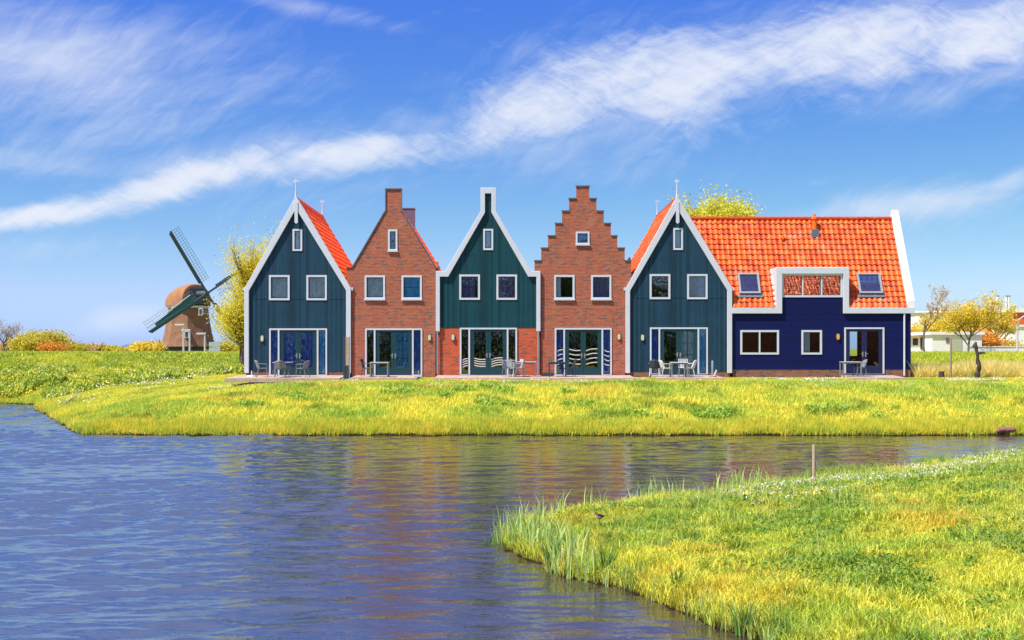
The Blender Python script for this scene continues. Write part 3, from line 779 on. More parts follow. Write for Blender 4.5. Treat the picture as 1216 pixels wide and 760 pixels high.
def door_set(root, a, b, c, d, spec, paint='doorpaint', side=True, posts=True):
    """white frame, two side windows and a pair of glazed doors"""
    x0, x1, z0, z1 = fx(a), fx(b), fz(d), fz(c); P_ = FY/FPX
    fr = 1.9*P_; sw = 12.2*P_ if side else 0
    L = x0+fr; Rr = x1-fr
    holes = []
    if side:
        holes.append((L, x0+sw-fr, z0+.03, z1-fr)); holes.append((x1-sw+fr, Rr, z0+.03, z1-fr))
        dl, dr = x0+sw, x1-sw
    else: dl, dr = L, Rr
    allh = holes+[(dl, dr, z0+.001, z1-fr)]
    hs_ = [rect(*h_) for h_ in allh]
    MB().prism(rect(x0, x1, z0-.0, z1), FY-.04, FY+.08, hs_).build('door_frame', 'white', root)
    for k_, h_ in enumerate(holes):
        pn = MB().box(h_[0]+.002, h_[1]-.002, FY+.02, FY+.026, h_[2]+.002, h_[3]-.002).build('side_window', 'glass', root)
        MB().prism(rect(h_[0]+.001, h_[1]-.001, h_[2]+.001, h_[3]-.001), FY-.002, FY+.05,
                   [rect(h_[0]+.03, h_[1]-.03, h_[2]+.05, h_[3]-.03)]).build('sash', 'sash', pn)
        if spec.get('film'): film(pn, h_[0]+.035, h_[1]-.035, z0+spec['film'][0], z0+spec['film'][1], spec['film'][2], .10 if k_ == 0 else -.10)
        cu = spec.get('side', (None, None))[k_]
        if cu: curtain(MB(), h_[0]-.05, h_[1]+.05, h_[2], h_[3], FY+.17, .02).build('curtain', cu, pn, smooth=True)
    mid = (dl+dr)/2
    for k_, (l, r_) in enumerate(((dl+.004, mid-.004), (mid+.004, dr-.004))):
        gx0, gx1 = (l+.20, r_-.13) if k_ == 0 else (l+.13, r_-.20)
        gz0, gz1 = z0+.40, z1-fr-.12
        dm = MB().prism(rect(l, r_, z0+.02, z1-fr-.004), FY+.0, FY+.06, [rect(gx0, gx1, gz0, gz1)]).build('door', paint, root)
        MB().box(gx0+.001, gx1-.001, FY+.025, FY+.031, gz0+.001, gz1-.001).build('pane', spec.get('glass', 'glassroom'), dm)
        g_ = MB()
        if spec.get('bars', True):
            for q_ in range(1, 4 if spec.get('many', False) else 3):
                zc = gz0+(gz1-gz0)*q_/(4 if spec.get('many', False) else 3); g_.box(gx0, gx1, FY+.040, FY+.050, zc-.012, zc+.012)
            g_.box((gx0+gx1)/2-.012, (gx0+gx1)/2+.012, FY+.0405, FY+.0495, gz0, gz1)
            g_.build('glazing_bars', paint, dm)
        hx = mid-.075 if k_ == 0 else mid+.075
        hd = MB().box(hx-.028, hx+.028, FY-.012, FY-.001, z0+.86, z0+1.12)
        sg = -1 if k_ == 0 else 1
        hd.box(hx-.012, hx+.012, FY-.05, FY-.0125, z0+1.0, z0+1.025); hd.box(hx-.01 if sg > 0 else hx-.11, hx+.11 if sg > 0 else hx+.01, FY-.065, FY-.0505, z0+1.0, z0+1.025)
        hd.build('handle', 'steel', dm)
        if spec.get('film'): film(dm, gx0+.01, gx1-.01, z0+spec['film'][0]+.05, z0+spec['film'][1]+.05, spec['film'][2], -.06 if k_ == 0 else .10)
        cu = spec.get('door', (None, None))[k_]
        if cu: curtain(MB(), gx0-.08, gx1+.08, z0+.1, gz1+.1, FY+.20, .03).build('curtain', cu, dm, smooth=True)
    MB().box(x0, x1, FY-.12, FY+.0-.045, z0-.06, z0-.005).build('threshold', 'lead', root)
    return (x0, x1, z0, z1)
def film(parent, x0, x1, z0, z1, n, bow):
    mb = MB(); sg = 1 if bow > 0 else -1; m_ = 8
    for i in range(n):
        zc = z0+(z1-z0)*i/(n-1); top = []; bot = []
        for j in range(m_+1):
            f_ = j/m_; zz = zc+bow*(f_-.5)+.035*math.sin(f_*math.pi*sg); top.append((x0+(x1-x0)*f_, zz+.024)); bot.append((x0+(x1-x0)*f_, zz-.024))
        mb.prism(top+bot[::-1], FY+.010, FY+.014)
    mb.build('frosted_stripes', 'film', parent)
def wall_lamp(px, py, label, mat='lamp'):
    x0, z0 = fx(px), fz(py)
    t = thing('wall_lamp', label, 'wall lamp', (x0, FY-.01, z0), 'oval wall lamps beside the patio doors')
    def oval(w_, h_, y0, y1, n=20):
        pts = []
        for i in range(n):
            a = 2*math.pi*i/n; cx_ = math.cos(a); cy_ = math.sin(a)
            pts.append((x0+w_*math.copysign(abs(cx_)**.8, cx_), z0+h_*math.copysign(abs(cy_)**.7, cy_)))
        return MB().prism(pts, y0, y1)
    oval(.10, .175, FY-.045, FY-.004).build('housing', 'lampframe', t)
    o = oval(.072, .145, FY-.085, FY-.046).build('lamp_glass', mat, t, bevel=.018)
    return t

ROW = 9.0                                              # depth of the houses
YB = FY+ROW
def shell(root, xl, xr, zt, mat, back=None, hollow_z=None):
    """side walls, back wall, floor; xl..xr world, zt wall top"""
    sw = MB(); sw.box(xl, xl+.14, FY+.121, YB-.121, GZ-.3, zt); sw.box(xr-.14, xr, FY+.121, YB-.121, GZ-.3, zt)
    pieces(sw, 'side_wall', mat, root)
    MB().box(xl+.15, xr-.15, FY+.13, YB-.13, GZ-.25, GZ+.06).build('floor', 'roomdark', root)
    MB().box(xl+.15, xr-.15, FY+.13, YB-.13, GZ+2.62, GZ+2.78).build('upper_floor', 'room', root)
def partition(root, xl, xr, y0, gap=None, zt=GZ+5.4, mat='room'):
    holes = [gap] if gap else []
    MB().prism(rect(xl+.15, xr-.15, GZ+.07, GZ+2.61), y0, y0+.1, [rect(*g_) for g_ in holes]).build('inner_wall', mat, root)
def gable_roof(root, xl, xm, xr, ze, za, y0, y1, mat, seed, over=.0, ridge=True):
    vs_, fs_, tv = [], [], []
    for (xe, sgn) in ((xl, 1), (xr, -1)):
        A = Vector((xe, y0, ze)); B = Vector((xm, y0, za)); Vd = (B-A); ln = Vd.length; Vd.normalize()
        if sgn > 0: U_ = Vector((0, -1, 0)); A = Vector((xe, y1, ze))
        else: U_ = Vector((0, 1, 0))
        Nn = U_.cross(Vd).normalized()
        if Nn.z < 0: Nn = -Nn
        tile_slope(vs_, fs_, tv, A, U_, Vd, Nn, y1-y0, ln, seed=seed)
    o = build_tiles('roof', MAT[mat], root, vs_, fs_, tv)
    ub = MB()                                          # under-boarding closes the roof from inside
    for xe in (xl, xr):
        ub.add([(xe, y0, ze), (xm, y0, za), (xm, y1, za), (xe, y1, ze), (xe, y0, ze-.1), (xm, y0, za-.12), (xm, y1, za-.12), (xe, y1, ze-.1)],
               [(0, 1, 2, 3), (4, 7, 6, 5), (0, 4, 5, 1), (2, 6, 7, 3), (0, 3, 7, 4), (1, 5, 6, 2)])
    ub.build('roof_boards', 'room', o)
    if ridge:
        rd = MB(); n = int((y1-y0)/.36)
        for i in range(n):
            a0 = y0+(y1-y0)*i/n; a1 = y0+(y1-y0)*(i+1)/n+.03
            rd.tube([(xm, a0, za+.0), (xm, a1, za+.0)], [.125, .11], 10)
        rd.build('ridge_tiles', mat, o, smooth=True)
    return o
def finial(root, x0, y0, z0, z1):
    mb = MB(); mb.tube([(x0, y0, z0), (x0, y0, z0+(z1-z0)*.45), (x0, y0, z1)], [.06, .03, .02], 8)
    mb.box(x0-.13, x0+.11, y0-.012, y0+.012, z1-.10, z1-.01); mb.tube([(x0, y0, z1-.1), (x0, y0, z1+.1)], [.02, .008], 6)
    mb.tube([(x0+.11, y0, z1-.055), (x0+.2, y0, z1-.055)], [.02, .004], 6)
    return mb.build('finial', 'white', root)
def pxy(pts): return [(fx(a), fz(b)) for a, b in pts]
def hole(r): return rect(r[0]+.004, r[1]-.004, r[2]+.004, r[3]-.004)
def H(a, b, c, d): return rect(fx(a)+.004, fx(b)-.004, fz(d)+.004, fz(c)-.004)

# ---------------------------------------------- timber gable houses (1 and 5)
def timber_house(dx, label, mat, spec, attic, ups, dy=0., doorspec=None, see=None, seed=1, mirror=False):
    X0, X1, XM = 291.5+dx, 416+dx, 352+dx
    root = thing('gable_house', label, 'house', (fx(XM), FY, GZ))
    wl = [(292+dx, 441.5), (292+dx, 344), (XM, 236), (415.5+dx, 344), (415.5+dx, 441.5)]
    wins = [(347.5+dx, 359+dx, 272+dy, 298+dy)]+[(319.4+dx, 344+dx, 326.7+dy, 356.5+dy), (363.9+dx, 388.2+dx, 326.7+dy, 356.5+dy)]
    door = (319.7+dx, 388.5+dx, 390+dy, 445.4+dy)
    # wall outline with notch for the door
    P_ = pxy([(292+dx, 441.5), (door[0], 441.5), (door[0], door[2]), (door[1], door[2]), (door[1], 441.5), (415.5+dx, 441.5), (415.5+dx, 344), (XM, 237), (292+dx, 344)])
    MB().prism(P_, FY, FY+.12, [H(*w_) for w_ in wins]).build('front_wall', mat, root)
    # horizontal joint trim between the storeys
    jm = MB(); zz = fz(355+dy)
    for a_, b_ in ((296.2, 319.2), (344.2, 363.7), (388.4, 410.8)): jm.box(fx(a_+dx), fx(b_+dx), FY-.012, FY-.0005, zz-.014, zz+.014)
    pieces(jm, 'joint_strip', mat, root)
    pl = MB(); pl.box(fx(292.3+dx), fx(door[0])-.003, FY+.012, FY+.13, GZ-.3, fz(441.5)-.002); pl.box(fx(door[1])+.003, fx(415.2+dx), FY+.012, FY+.13, GZ-.3, fz(441.5)-.002)
    pieces(pl, 'plinth', 'plinth', root)
    tr = [(290.6, 443), (290.6, 343), (351.9, 232.5), (417, 342), (417, 443), (411.3, 443), (411.3, 345), (352, 248), (296, 345.5), (296, 443)]
    MB().prism(pxy([(a_+dx, b_) for a_, b_ in tr]), FY-.13, FY-.002).build('barge_board', 'white', root, bevel=.012)
    MB().prism(pxy([(350.3+dx, 240), (354.2+dx, 240), (354.2+dx, 264.5), (352.2+dx, 266), (350.3+dx, 264.5)]), FY-.16, FY-.131).build('king_post', 'white', root)
    # small eave ends
    ev = MB()
    for sx in (288.6+dx, 417.4+dx): ev.box(fx(sx), fx(sx+1.9), FY-.10, FY+.3, fz(345), fz(341.5))
    pieces(ev, 'gutter_end', 'white', root)
    window(root, *wins[0], fw=2.2, blind=attic, sw=.9, cover=1.)
    for w_, b_ in zip(wins[1:], ups): window(root, *w_, blind=b_[0], cover=b_[1], bars=b_[2])
    door_set(root, *door, doorspec)
    xl, xr = fx(292.6+dx), fx(415+dx)
    shell(root, xl, xr, fz(346), mat)
    holes = [see] if see else []
    bw = [(xl, GZ-.3), (xr, GZ-.3), (xr, fz(345)), (fx(XM), fz(238.5)), (xl, fz(345))]
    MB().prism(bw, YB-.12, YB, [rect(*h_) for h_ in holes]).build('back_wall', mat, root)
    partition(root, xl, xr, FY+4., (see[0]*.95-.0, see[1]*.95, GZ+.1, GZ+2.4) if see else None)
    gable_roof(root, fx(290.9+dx), fx(XM), fx(416.8+dx), fz(343.5), fz(236.5), FY+.01, YB+.1, 'tilered' if seed == 1 else 'tile', seed)
    MB().prism([(a_, b_) for a_, b_ in pxy([(290.6+dx, 346), (290.6+dx, 343), (XM, 234.5), (417+dx, 343), (417+dx, 346), (XM, 240)])], YB+.101, YB+.16).build('rear_barge_board', 'white', root)
    finial(root, fx(XM-.4), FY-.08, fz(236), fz(214)); finial(root, fx(XM), YB+.13, fz(236), fz(236)+.95)
    return root
see1 = (at(357.6, 0, YB).x, at(361.0, 0, YB).x, GZ+.9, GZ+2.3)
h1 = timber_house(0, 'dark blue green timber house at the left end of the row, red roof', MAT['teal'], None, 'paleblind',
             (('lace', 1., 0), ('lace', 1., 0)), 0, dict(side=('darkblue', 'blue'), door=('darkblue', 'darkblue'), bars=False, glass='glass'), None, 1)
h5 = timber_house(452, 'dark blue green timber house between the stepped brick house and the navy house', MAT['teal'], None, 'paleblind',
             ((None, 1., 0), ('purple', -.45, 2)), -1.2, dict(side=('darkblue', 'blue'), door=(None, 'lace'), bars=True), None, 2)

# ---------------------------------------------- brick house 2
root = h2 = thing('brick_house', 'red brick house with a chimney topped gable between two timber houses', 'house', (fx(467), FY, GZ))
door = (433.7, 501.5, 390, 445.4)
wins = [(460.8, 472, 272.5, 298.5), (433, 457.3, 327, 356), (476.8, 501, 327, 356)]
P_ = pxy([(417.6, 452), (door[0], 452), (door[0], door[2]), (door[1], door[2]), (door[1], 452), (517.2, 452), (517.2, 318), (476.3, 250.6), (476.3, 225), (458.4, 225), (458.4, 250.6),
          (418.7, 318), (411.5, 318), (411.5, 330), (417.6, 343.5)])
MB().prism(P_, FY+.0, FY+.12, [H(*w_) for w_ in wins]).build('front_wall', 'brick', root)
cp = MB()
def capstrip(mb, pts, t, y0, y1):
    for (a, b) in zip(pts[:-1], pts[1:]):
        (ax, az), (bx, bz) = a, b
        d = Vector((bx-ax, bz-az)).normalized(); n = Vector((-d.y, d.x))*t
        if n.y < 0 or (abs(n.y) < 1e-6 and False): n = -n
        mb.prism([(ax, az), (bx, bz), (bx+n.x, bz+n.y), (ax+n.x, az+n.y)], y0, y1)
capstrip(cp, pxy([(410.5, 318), (418.2, 318)]), .06, FY-.05, FY+.2)
capstrip(cp, pxy([(418.7, 317.6), (458, 250.2)]), .05, FY-.049, FY+.21)
cp.prism(pxy([(457.3, 251), (458.38, 251), (458.38, 224.9), (457.3, 224.9)]), FY-.045, FY+.19)
cp.prism(pxy([(476.32, 251), (477.4, 251), (477.4, 224.9), (476.32, 224.9)]), FY-.045, FY+.19)
cp.box(fx(457.2), fx(477.5), FY-.06, FY+.22, fz(224.85), fz(223.6))
capstrip(cp, pxy([(476.8, 250.2), (517.6, 317.6)]), .05, FY-.049, FY+.21)
capstrip(cp, pxy([(517.3, 318.6), (522.6, 318.6)]), .09, FY-.06, FY+.22)
pieces(cp, 'coping', 'lead', root)
window(root, *wins[0], fw=2.2, blind='purple', sw=.9, sill=True)
window(root, *wins[1], blind='lace', sill=True, bars=0); window(root, *wins[2], blind='blue', sill=True, bars=1)
door_set(root, *door, dict(side=(None, 'darkblue'), door=(None, 'blue'), bars=True, many=True))
shell(root, fx(417.8), fx(517), fz(319), 'brick'); partition(root, fx(417.8), fx(517), FY+4.)
MB().prism(pxy([(417.6, 452), (517.2, 452), (517.2, 320), (467.5, 238), (417.6, 320)]), YB-.12, YB).build('back_wall', 'brick', root)
gable_roof(root, fx(418.5), fx(467.5), fx(517.4), fz(319.5), fz(238.5), FY+.13, YB-.0, 'tilered', 3)
mb = MB(); c0 = at(478.5, 248, 70.5); c1 = at(492, 248, 70.5); mb.box(c0.x, c1.x, 70.5, 71.2, fz(290), c0.z); mb.box(c0.x-.03, c1.x+.03, 70.47, 71.23, c0.z+.001, c0.z+.05)
mb.build('chimney', simple('zinc_chimney', (.17, .14, .20), .5, .1), root)
mb = MB(); mb.tube([(fx(519), FY+.25, fz(320)), (fx(519), FY+.25, fz(316)), (fx(519), FY+.25, fz(313)), (fx(519), FY+.25, fz(311)), (fx(519), FY+.25, fz(309.5))], [.12, .11, .05, .075, .02], 10)
mb.build('roof_finial', 'tilered', root, smooth=True)

# ---------------------------------------------- green house 3
root = h3 = thing('gable_house', 'deep green timber house over red brick with a white bottle shaped gable', 'house', (fx(580), FY, GZ))
door = (546, 614, 389.2, 445.0)
wins = [(573.8, 585.7, 271.8, 297), (545.4, 570, 326, 356), (589.5, 614, 326, 356)]
P_ = pxy([(521.5, 389), (638.2, 389), (638.2, 326), (629, 324), (586, 252), (586, 227), (574, 227), (574, 252), (531, 324), (521.5, 326)])
MB().prism(P_, FY, FY+.12, [H(*w_) for w_ in wins]).build('front_wall', 'green', root)
P_ = pxy([(518.6, 452), (door[0], 452), (door[0], 389.15), (518.6, 389.15)])
mb = MB().prism(P_, FY+.02, FY+.12); mb.prism(pxy([(door[1], 452), (641.2, 452), (641.2, 389.15), (door[1], 389.15)]), FY+.02, FY+.12); pieces(mb, 'lower_wall', 'brick2', root)
tr = [(517.7, 393.5), (517.7, 322), (529, 322), (570.7, 251.3), (570.7, 223.2), (589.2, 223.2), (589.2, 251.3), (631, 322), (641.8, 322), (641.8, 393.5),
      (637, 393.5), (637, 328.7), (627.2, 328.7), (583.6, 252.6), (583.6, 230), (576, 230), (576, 252.6), (532.4, 328.7), (522.5, 328.7), (522.5, 393.5)]
MB().prism(pxy(tr), FY-.14, FY-.002).build('barge_board', 'white', root, bevel=.012)
window(root, *wins[0], fw=2.2, blind='paleblind', sw=.9)
window(root, *wins[1], blind='purple', bars=2, cover=.8); window(root, *wins[2], blind='purple', bars=2)
door_set(root, *door, dict(side=(None, None), door=(None, None), bars=True, film=(.42, .78, 4)))
shell(root, fx(518.9), fx(641), fz(323), 'green'); partition(root, fx(518.9), fx(641), FY+4.)
MB().prism(pxy([(518.9, 452), (641, 452), (641, 325), (580, 240), (518.9, 325)]), YB-.12, YB).build('back_wall', 'green', root)
gable_roof(root, fx(531.5), fx(580), fx(628.5), fz(327), fz(243), FY+.13, YB, 'tilered', 4)
for px_ in (519.6, 639.2):
    mb = MB(); mb.tube([(fx(px_), FY-.10, fz(393.4)), (fx(px_), FY-.10, fz(444))], .045, 10); mb.build('downpipe', 'zinc', root, smooth=True)

# ---------------------------------------------- stepped brick house 4
root = h4 = thing('brick_house', 'red brick house with a stepped gable', 'house', (fx(692), FY, GZ))
door = (658.7, 726.5, 389.5, 445.2)
wins = [(683.7, 700, 275, 291), (658, 682.3, 326.6, 356), (701.8, 726, 326.6, 356)]
steps = [(684.4, 699.8, 220.5), (675.8, 708.3, 235.2), (667.6, 716.9, 250), (659.4, 725.4, 264.7), (650.9, 733, 279.4), (642.7, 741.9, 294), (634.8, 749.7, 309)]
lft = []; rgt = []
for i, (a, b, t) in enumerate(steps):
    t += .9
    if i: lft.append((steps[i-1][0], t)); rgt.append((steps[i-1][1], t))
    lft = lft if False else lft
# outline
outl = [(642.3, 452), (door[0], 452), (door[0], door[2]), (door[1], door[2]), (door[1], 452), (742.2, 452), (742.2, 345), (749.7, 332)]
for i in range(6, -1, -1):
    outl.append((steps[i][1], steps[i][2]+1))
    if i: outl.append((steps[i-1][1], steps[i][2]+1))
for i in range(0, 7):
    outl.append((steps[i][0], steps[i][2]+1))
    if i < 6: outl.append((steps[i][0], steps[i+1][2]+1))
outl += [(634.8, 321.8), (642.3, 321.8)]
MB().prism(pxy(outl), FY, FY+.22, [H(*w_) for w_ in wins]).build('front_wall', 'brick', root)
cp = MB(); cp.box(fx(steps[0][0]-.7), fx(steps[0][1]+.7), FY-.05, FY+.28, fz(steps[0][2]+.95), fz(steps[0][2]-.3))
for i in range(1, 7):
    for (a, b) in ((steps[i][0]-.7, steps[i-1][0]-.05), (steps[i-1][1]+.05, steps[i][1]+.7)):
        cp.box(fx(a), fx(b), FY-.05, FY+.28, fz(steps[i][2]+.95), fz(steps[i][2]-.3))
pieces(cp, 'coping', 'lead', root)
window(root, *wins[0], fw=2.1, blind='darkblue', sill=True, sw=1.)
window(root, *wins[1], blind='lace', sill=True, cover=.3); window(root, *wins[2], blind='purple', sill=True)
door_set(root, *door, dict(side=('darkblue', 'darkblue'), door=(None, None), bars=True, film=(.55, 1.25, 4)))
shell(root, fx(642.6), fx(741.9), fz(312), 'brick'); partition(root, fx(642.6), fx(741.9), FY+4.)
bwp = pxy([(642.3, 452), (742, 452), (742, 318), (692, 236), (642.3, 318)])
MB().prism(bwp, YB-.12, YB).build('back_wall', 'brick', root)
gable_roof(root, fx(642.6), fx(692.2), fx(741.8), fz(317), fz(238), FY+.23, YB, 'tilered', 5)
mb = MB(); mb.tube([(fx(748), FY+.3, fz(312)), (fx(748), FY+.3, fz(308.5)), (fx(748), FY+.3, fz(306)), (fx(748), FY+.3, fz(305))], [.10, .09, .06, .02], 10)
mb.build('roof_finial', 'tilered', root, smooth=True)

# ---------------------------------------------- navy house 6
root = h6 = thing('navy_house', 'long navy blue boarded house with an orange pantile roof and a white dormer', 'house', (fx(975), FY, GZ))
XL, XR = fx(869.6), fx(1081.7); ze = fz(366); YR = FY+2.75; zr = CZ+(HY-260.5)*YR/FPX
door = (1002.5, 1050, 388.8, 443.4)
wins = [(879, 925, 392, 421), (951.6, 976, 392, 421)]
dwin = (928.3, 1000.5, 325, 353)
P_ = pxy([(869.6, 438.6), (door[0], 438.6), (door[0], door[2]), (door[1], door[2]), (door[1], 438.6), (1081.7, 438.6), (1081.7, 369), (1005, 369), (1005, 321), (924, 321), (924, 369), (869.6, 369)])
MB().prism(P_, FY, FY+.12, [H(*w_) for w_ in wins]+[H(*dwin)]).build('front_wall', 'navy', root)
pl = MB(); pl.box(XL+.01, fx(door[0])-.003, FY+.015, FY+.13, GZ-.3, fz(438.6)-.002); pl.box(fx(door[1])+.003, XR-.01, FY+.015, FY+.13, GZ-.3, fz(438.6)-.002)
pieces(pl, 'plinth', 'plinth', root)
fb = pxy([(869, 372.3), (928.3, 372.3), (928.3, 325.2), (1000.9, 325.2), (1000.9, 372.3), (1085.5, 372.3), (1085.5, 365.2), (1007.6, 365.2), (1007.6, 318), (921, 318), (921, 365.2), (869, 365.2)])
MB().prism(fb, FY-.14, FY-.002).build('fascia', 'white', root, bevel=.012)
window(root, *wins[0], cols=2, glass='glassroom'); window(root, *wins[1], glass='glassroom', blind='lace', cover=.4)
window(root, *dwin, fw=2.4, cols=3, glass='glasshi', sw=.7)
door_set(root, *door, dict(door=(None, None), bars=False), paint='navypaint', side=False)
# roof with a gap under the dormer
vs_, fs_, tv = [], [], []
XL0 = XL; XL = fx(818)
A = Vector((XL, FY-.06, ze+.02)); B = Vector((XL, YR, zr)); Vd = (B-A); ln = Vd.length; Vd.normalize(); U_ = Vector((1, 0, 0)); Nn = U_.cross(Vd).normalized()
if Nn.z < 0: Nn = -Nn
XP = fx(1077)
zd = fz(319.5); vd = (zd-ze)/Vd.z
def z5(x): return fz(236)+(fz(343.5)-fz(236))*(x-fx(804))/(fx(868.8)-fx(804))
def skip(u, v):
    x_ = XL+u
    if x_ < XL0 and ze+v*Vd.z < z5(x_)-.45: return True
    return (fx(922.5) < XL+u < fx(1006)) and v < vd-.1
tile_slope(vs_, fs_, tv, A, U_, Vd, Nn, XP-XL, ln, .285, .335, skip, 6)
A2 = Vector((XP, 2*YR-FY+.06, ze+.02)); B2 = Vector((XP, YR, zr)); V2_ = (B2-A2); l2 = V2_.length; V2_.normalize(); U2_ = Vector((-1, 0, 0)); N2 = U2_.cross(V2_).normalized()
if N2.z < 0: N2 = -N2
tile_slope(vs_, fs_, tv, A2, U2_, V2_, N2, XP-XL, l2, .285, .335, (lambda u, v: XP-u < XL0 and ze+v*V2_.z < z5(XP-u)-.45), 7)
rf = build_tiles('roof', MAT['tile'], root, vs_, fs_, tv)
rd = MB(); n = 31
for i in range(n):
    a0 = XL+(XP-XL)*i/n; rd.tube([(a0, YR, zr+.03), (a0+(XP-XL)/n+.03, YR, zr+.03)], [.13, .11], 10)
rd.build('ridge_tiles', 'tile', rf, smooth=True)
ub = MB()
def slab(x0, x1, v0):
    p0 = A+Vd*v0
    ub.add([(x0, p0.y, p0.z), (x1, p0.y, p0.z), (x1, YR, zr), (x0, YR, zr), (x0, p0.y+.1, p0.z-.06), (x1, p0.y+.1, p0.z-.06), (x1, YR, zr-.14), (x0, YR, zr-.14)],
           [(0, 1, 2, 3), (4, 7, 6, 5), (0, 4, 5, 1), (2, 6, 7, 3), (0, 3, 7, 4), (1, 5, 6, 2)])
XR0 = XL; XL = XL0
slab(XL, fx(923), .1); slab(fx(923)+.002, fx(1005.5), vd); slab(fx(1005.5)+.002, XP, .1)
YE = 2*YR-FY
ub.add([(XL, YE, ze), (XP, YE, ze), (XP, YR+.002, zr-.01), (XL, YR+.002, zr-.01)], [(3, 2, 1, 0)])
ub.build('roof_boards', 'room', rf)
# dormer: cheeks and flat top
dm = MB(); dep = (fz(318)-ze)/math.tan(math.atan2(zr-ze, YR-FY))
xa, xb = fx(921.3), fx(1007.3)
dm.box(xa, xb, FY, FY+dep+.25, fz(319.5), fz(318)+.03)
for (p, q_) in ((xa, xa+.12), (xb-.12, xb)):
    dm.add([(p, FY, ze-.1), (p, FY, fz(319.5)), (p, FY+dep+.1, fz(319.5)), (q_, FY, ze-.1), (q_, FY, fz(319.5)), (q_, FY+dep+.1, fz(319.5))],
           [(0, 1, 2), (5, 4, 3), (0, 3, 4, 1), (1, 4, 5, 2), (2, 5, 3, 0)])
dmo = dm.build('dormer', 'white', root)
fl = MB(); sl_ = MB()
for k_ in range(8):   # stepped white flashing beside the left cheek
    z_ = ze+.05+(fz(319.5)-ze)*k_/8; y_ = FY+(z_-ze)/math.tan(math.atan2(zr-ze, YR-FY))
    p0 = Vector((xa, y_, z_))+Nn*.085
    fl.add([(xa-.24, p0.y, p0.z), (xa-.002, p0.y, p0.z), (xa-.002, p0.y+Vd.y*.27, p0.z+Vd.z*.27), (xa-.24, p0.y+Vd.y*.27, p0.z+Vd.z*.27),
            (xa-.24, p0.y+.02, p0.z-.03), (xa-.002, p0.y+.02, p0.z-.03), (xa-.002, p0.y+Vd.y*.27+.02, p0.z+Vd.z*.27-.03), (xa-.24, p0.y+Vd.y*.27+.02, p0.z+Vd.z*.27-.03)],
           [(0, 1, 2, 3), (0, 4, 5, 1), (2, 6, 7, 3), (0, 3, 7, 4)])
fl.build('flashing', 'white', dmo)
# skylights lying in the slope
def roof_pt(px, py):
    """point on the navy house roof plane seen at px,py"""
    d = Vector(((px-CX)/FPX, 1, (HY-py)/FPX)); o_ = Vector((0, 0, CZ)); t_ = (A-o_).dot(Nn)/d.dot(Nn); return o_+d*t_
def skylight(px0, px1, py0, py1, blindh):
    bl = roof_pt(px0+2, py1); tr_ = roof_pt(px1, py0)
    L0 = bl.x; L1 = tr_.x+.05; v0 = (bl-A).dot(Vd); v1 = (tr_-A).dot(Vd)
    def P(x, v, n): q = A+Vd*v+Nn*n; return (x, q.y, q.z)
    def slantbox(mb, x0, x1, a, b, n0, n1):
        mb.add([P(x0, a, n0), P(x1, a, n0), P(x1, b, n0), P(x0, b, n0), P(x0, a, n1), P(x1, a, n1), P(x1, b, n1), P(x0, b, n1)],
               [(3, 2, 1, 0), (4, 5, 6, 7), (0, 1, 5, 4), (1, 2, 6, 5), (2, 3, 7, 6), (3, 0, 4, 7)]); return mb
    f_ = MB(); t = .09
    slantbox(f_, L0, L0+t, v0, v1, .02, .20); slantbox(f_, L1-t, L1, v0, v1, .02, .20); slantbox(f_, L0+t, L1-t, v1-t, v1, .021, .199); slantbox(f_, L0+t, L1-t, v0, v0+t, .021, .199)
    fo = f_.build('skylight', simple('skylight_frame', (.30, .31, .33), .4, .08), root)
    slantbox(MB(), L0+t+.002, L1-t-.002, v0+t+.002, v1-t-.002, .13, .14).build('pane', 'glasssky', fo)
    slantbox(MB(), L0+t+.002, L1-t-.002, v0+t+.002, v1-t-.002, .022, .03).build('reveal', 'shade', fo)
    if blindh: slantbox(MB(), L0+t+.01, L1-t-.01, v1-(v1-v0)*blindh, v1-t-.01, .06, .07).build('blind', 'lace', fo)
    ap = slantbox(MB(), L0-.12, L1+.12, v0-.20, v0-.002, .075, .10); ap.build('apron_flashing', 'lead', fo)
skylight(875.8, 899, 326.4, 350.2, .0); skylight(1018, 1043, 326.4, 350, .45)
# roof flue and vent
p = roof_pt(967, 276); mb = MB(); mb.tube([p-Vector((0, .1, .1)), p+Vector((0, 0, .35)), p+Vector((0, 0, .75))], [.14, .13, .12], 12)
mb.tube([p+Vector((0, 0, .7)), p+Vector((0, 0, .80)), p+Vector((0, 0, .85)), p+Vector((0, 0, .98))], [.17, .16, .08, .06], 12); mb.build('roof_flue', 'tilered', rf, smooth=True)
MB().prism([(p.x-.22, p.z-.28), (p.x+.22, p.z-.28), (p.x+.17, p.z+.15), (p.x-.17, p.z+.15)], p.y-.26, p.y-.1).build('flue_flashing', 'lead', rf)
p = roof_pt(929, 284); MB().tube([p-Vector((0, -.1, .05)), p+Vector((0, -.12, .1)), p+Vector((0, -.14, .2))], [.13, .12, .04], 10).build('tile_vent', 'tilered', rf, smooth=True)
# white end parapet
ym0 = FY-.10
def par(mb, x0, x1, up):
    q0 = (ym0, ze-.12); 
    pts = [(ym0-.0, fz(365)), (FY+.18, fz(365)-.0), (YR, zr-.3), (YE, ze-.2), (YE+.1, ze-.2), (YE+.1, ze+up*.6), (YR, zr+up), (ym0, ze+up*.8)]
    n_ = len(pts); v = [(x0, a, b) for a, b in pts]+[(x1, a, b) for a, b in pts]
    tris = tessellate_polygon([[Vector((a, b, 0)) for a, b in pts]])
    f2 = [tuple(t) for t in tris]+[tuple(i+n_ for i in reversed(t)) for t in tris]+[(i, (i+1) % n_, (i+1) % n_+n_, i+n_) for i in range(n_)]
    return mb.add(v, f2)
par(MB(), fx(1077), fx(1085.3), .50).build('end_parapet', 'whitewall', root)
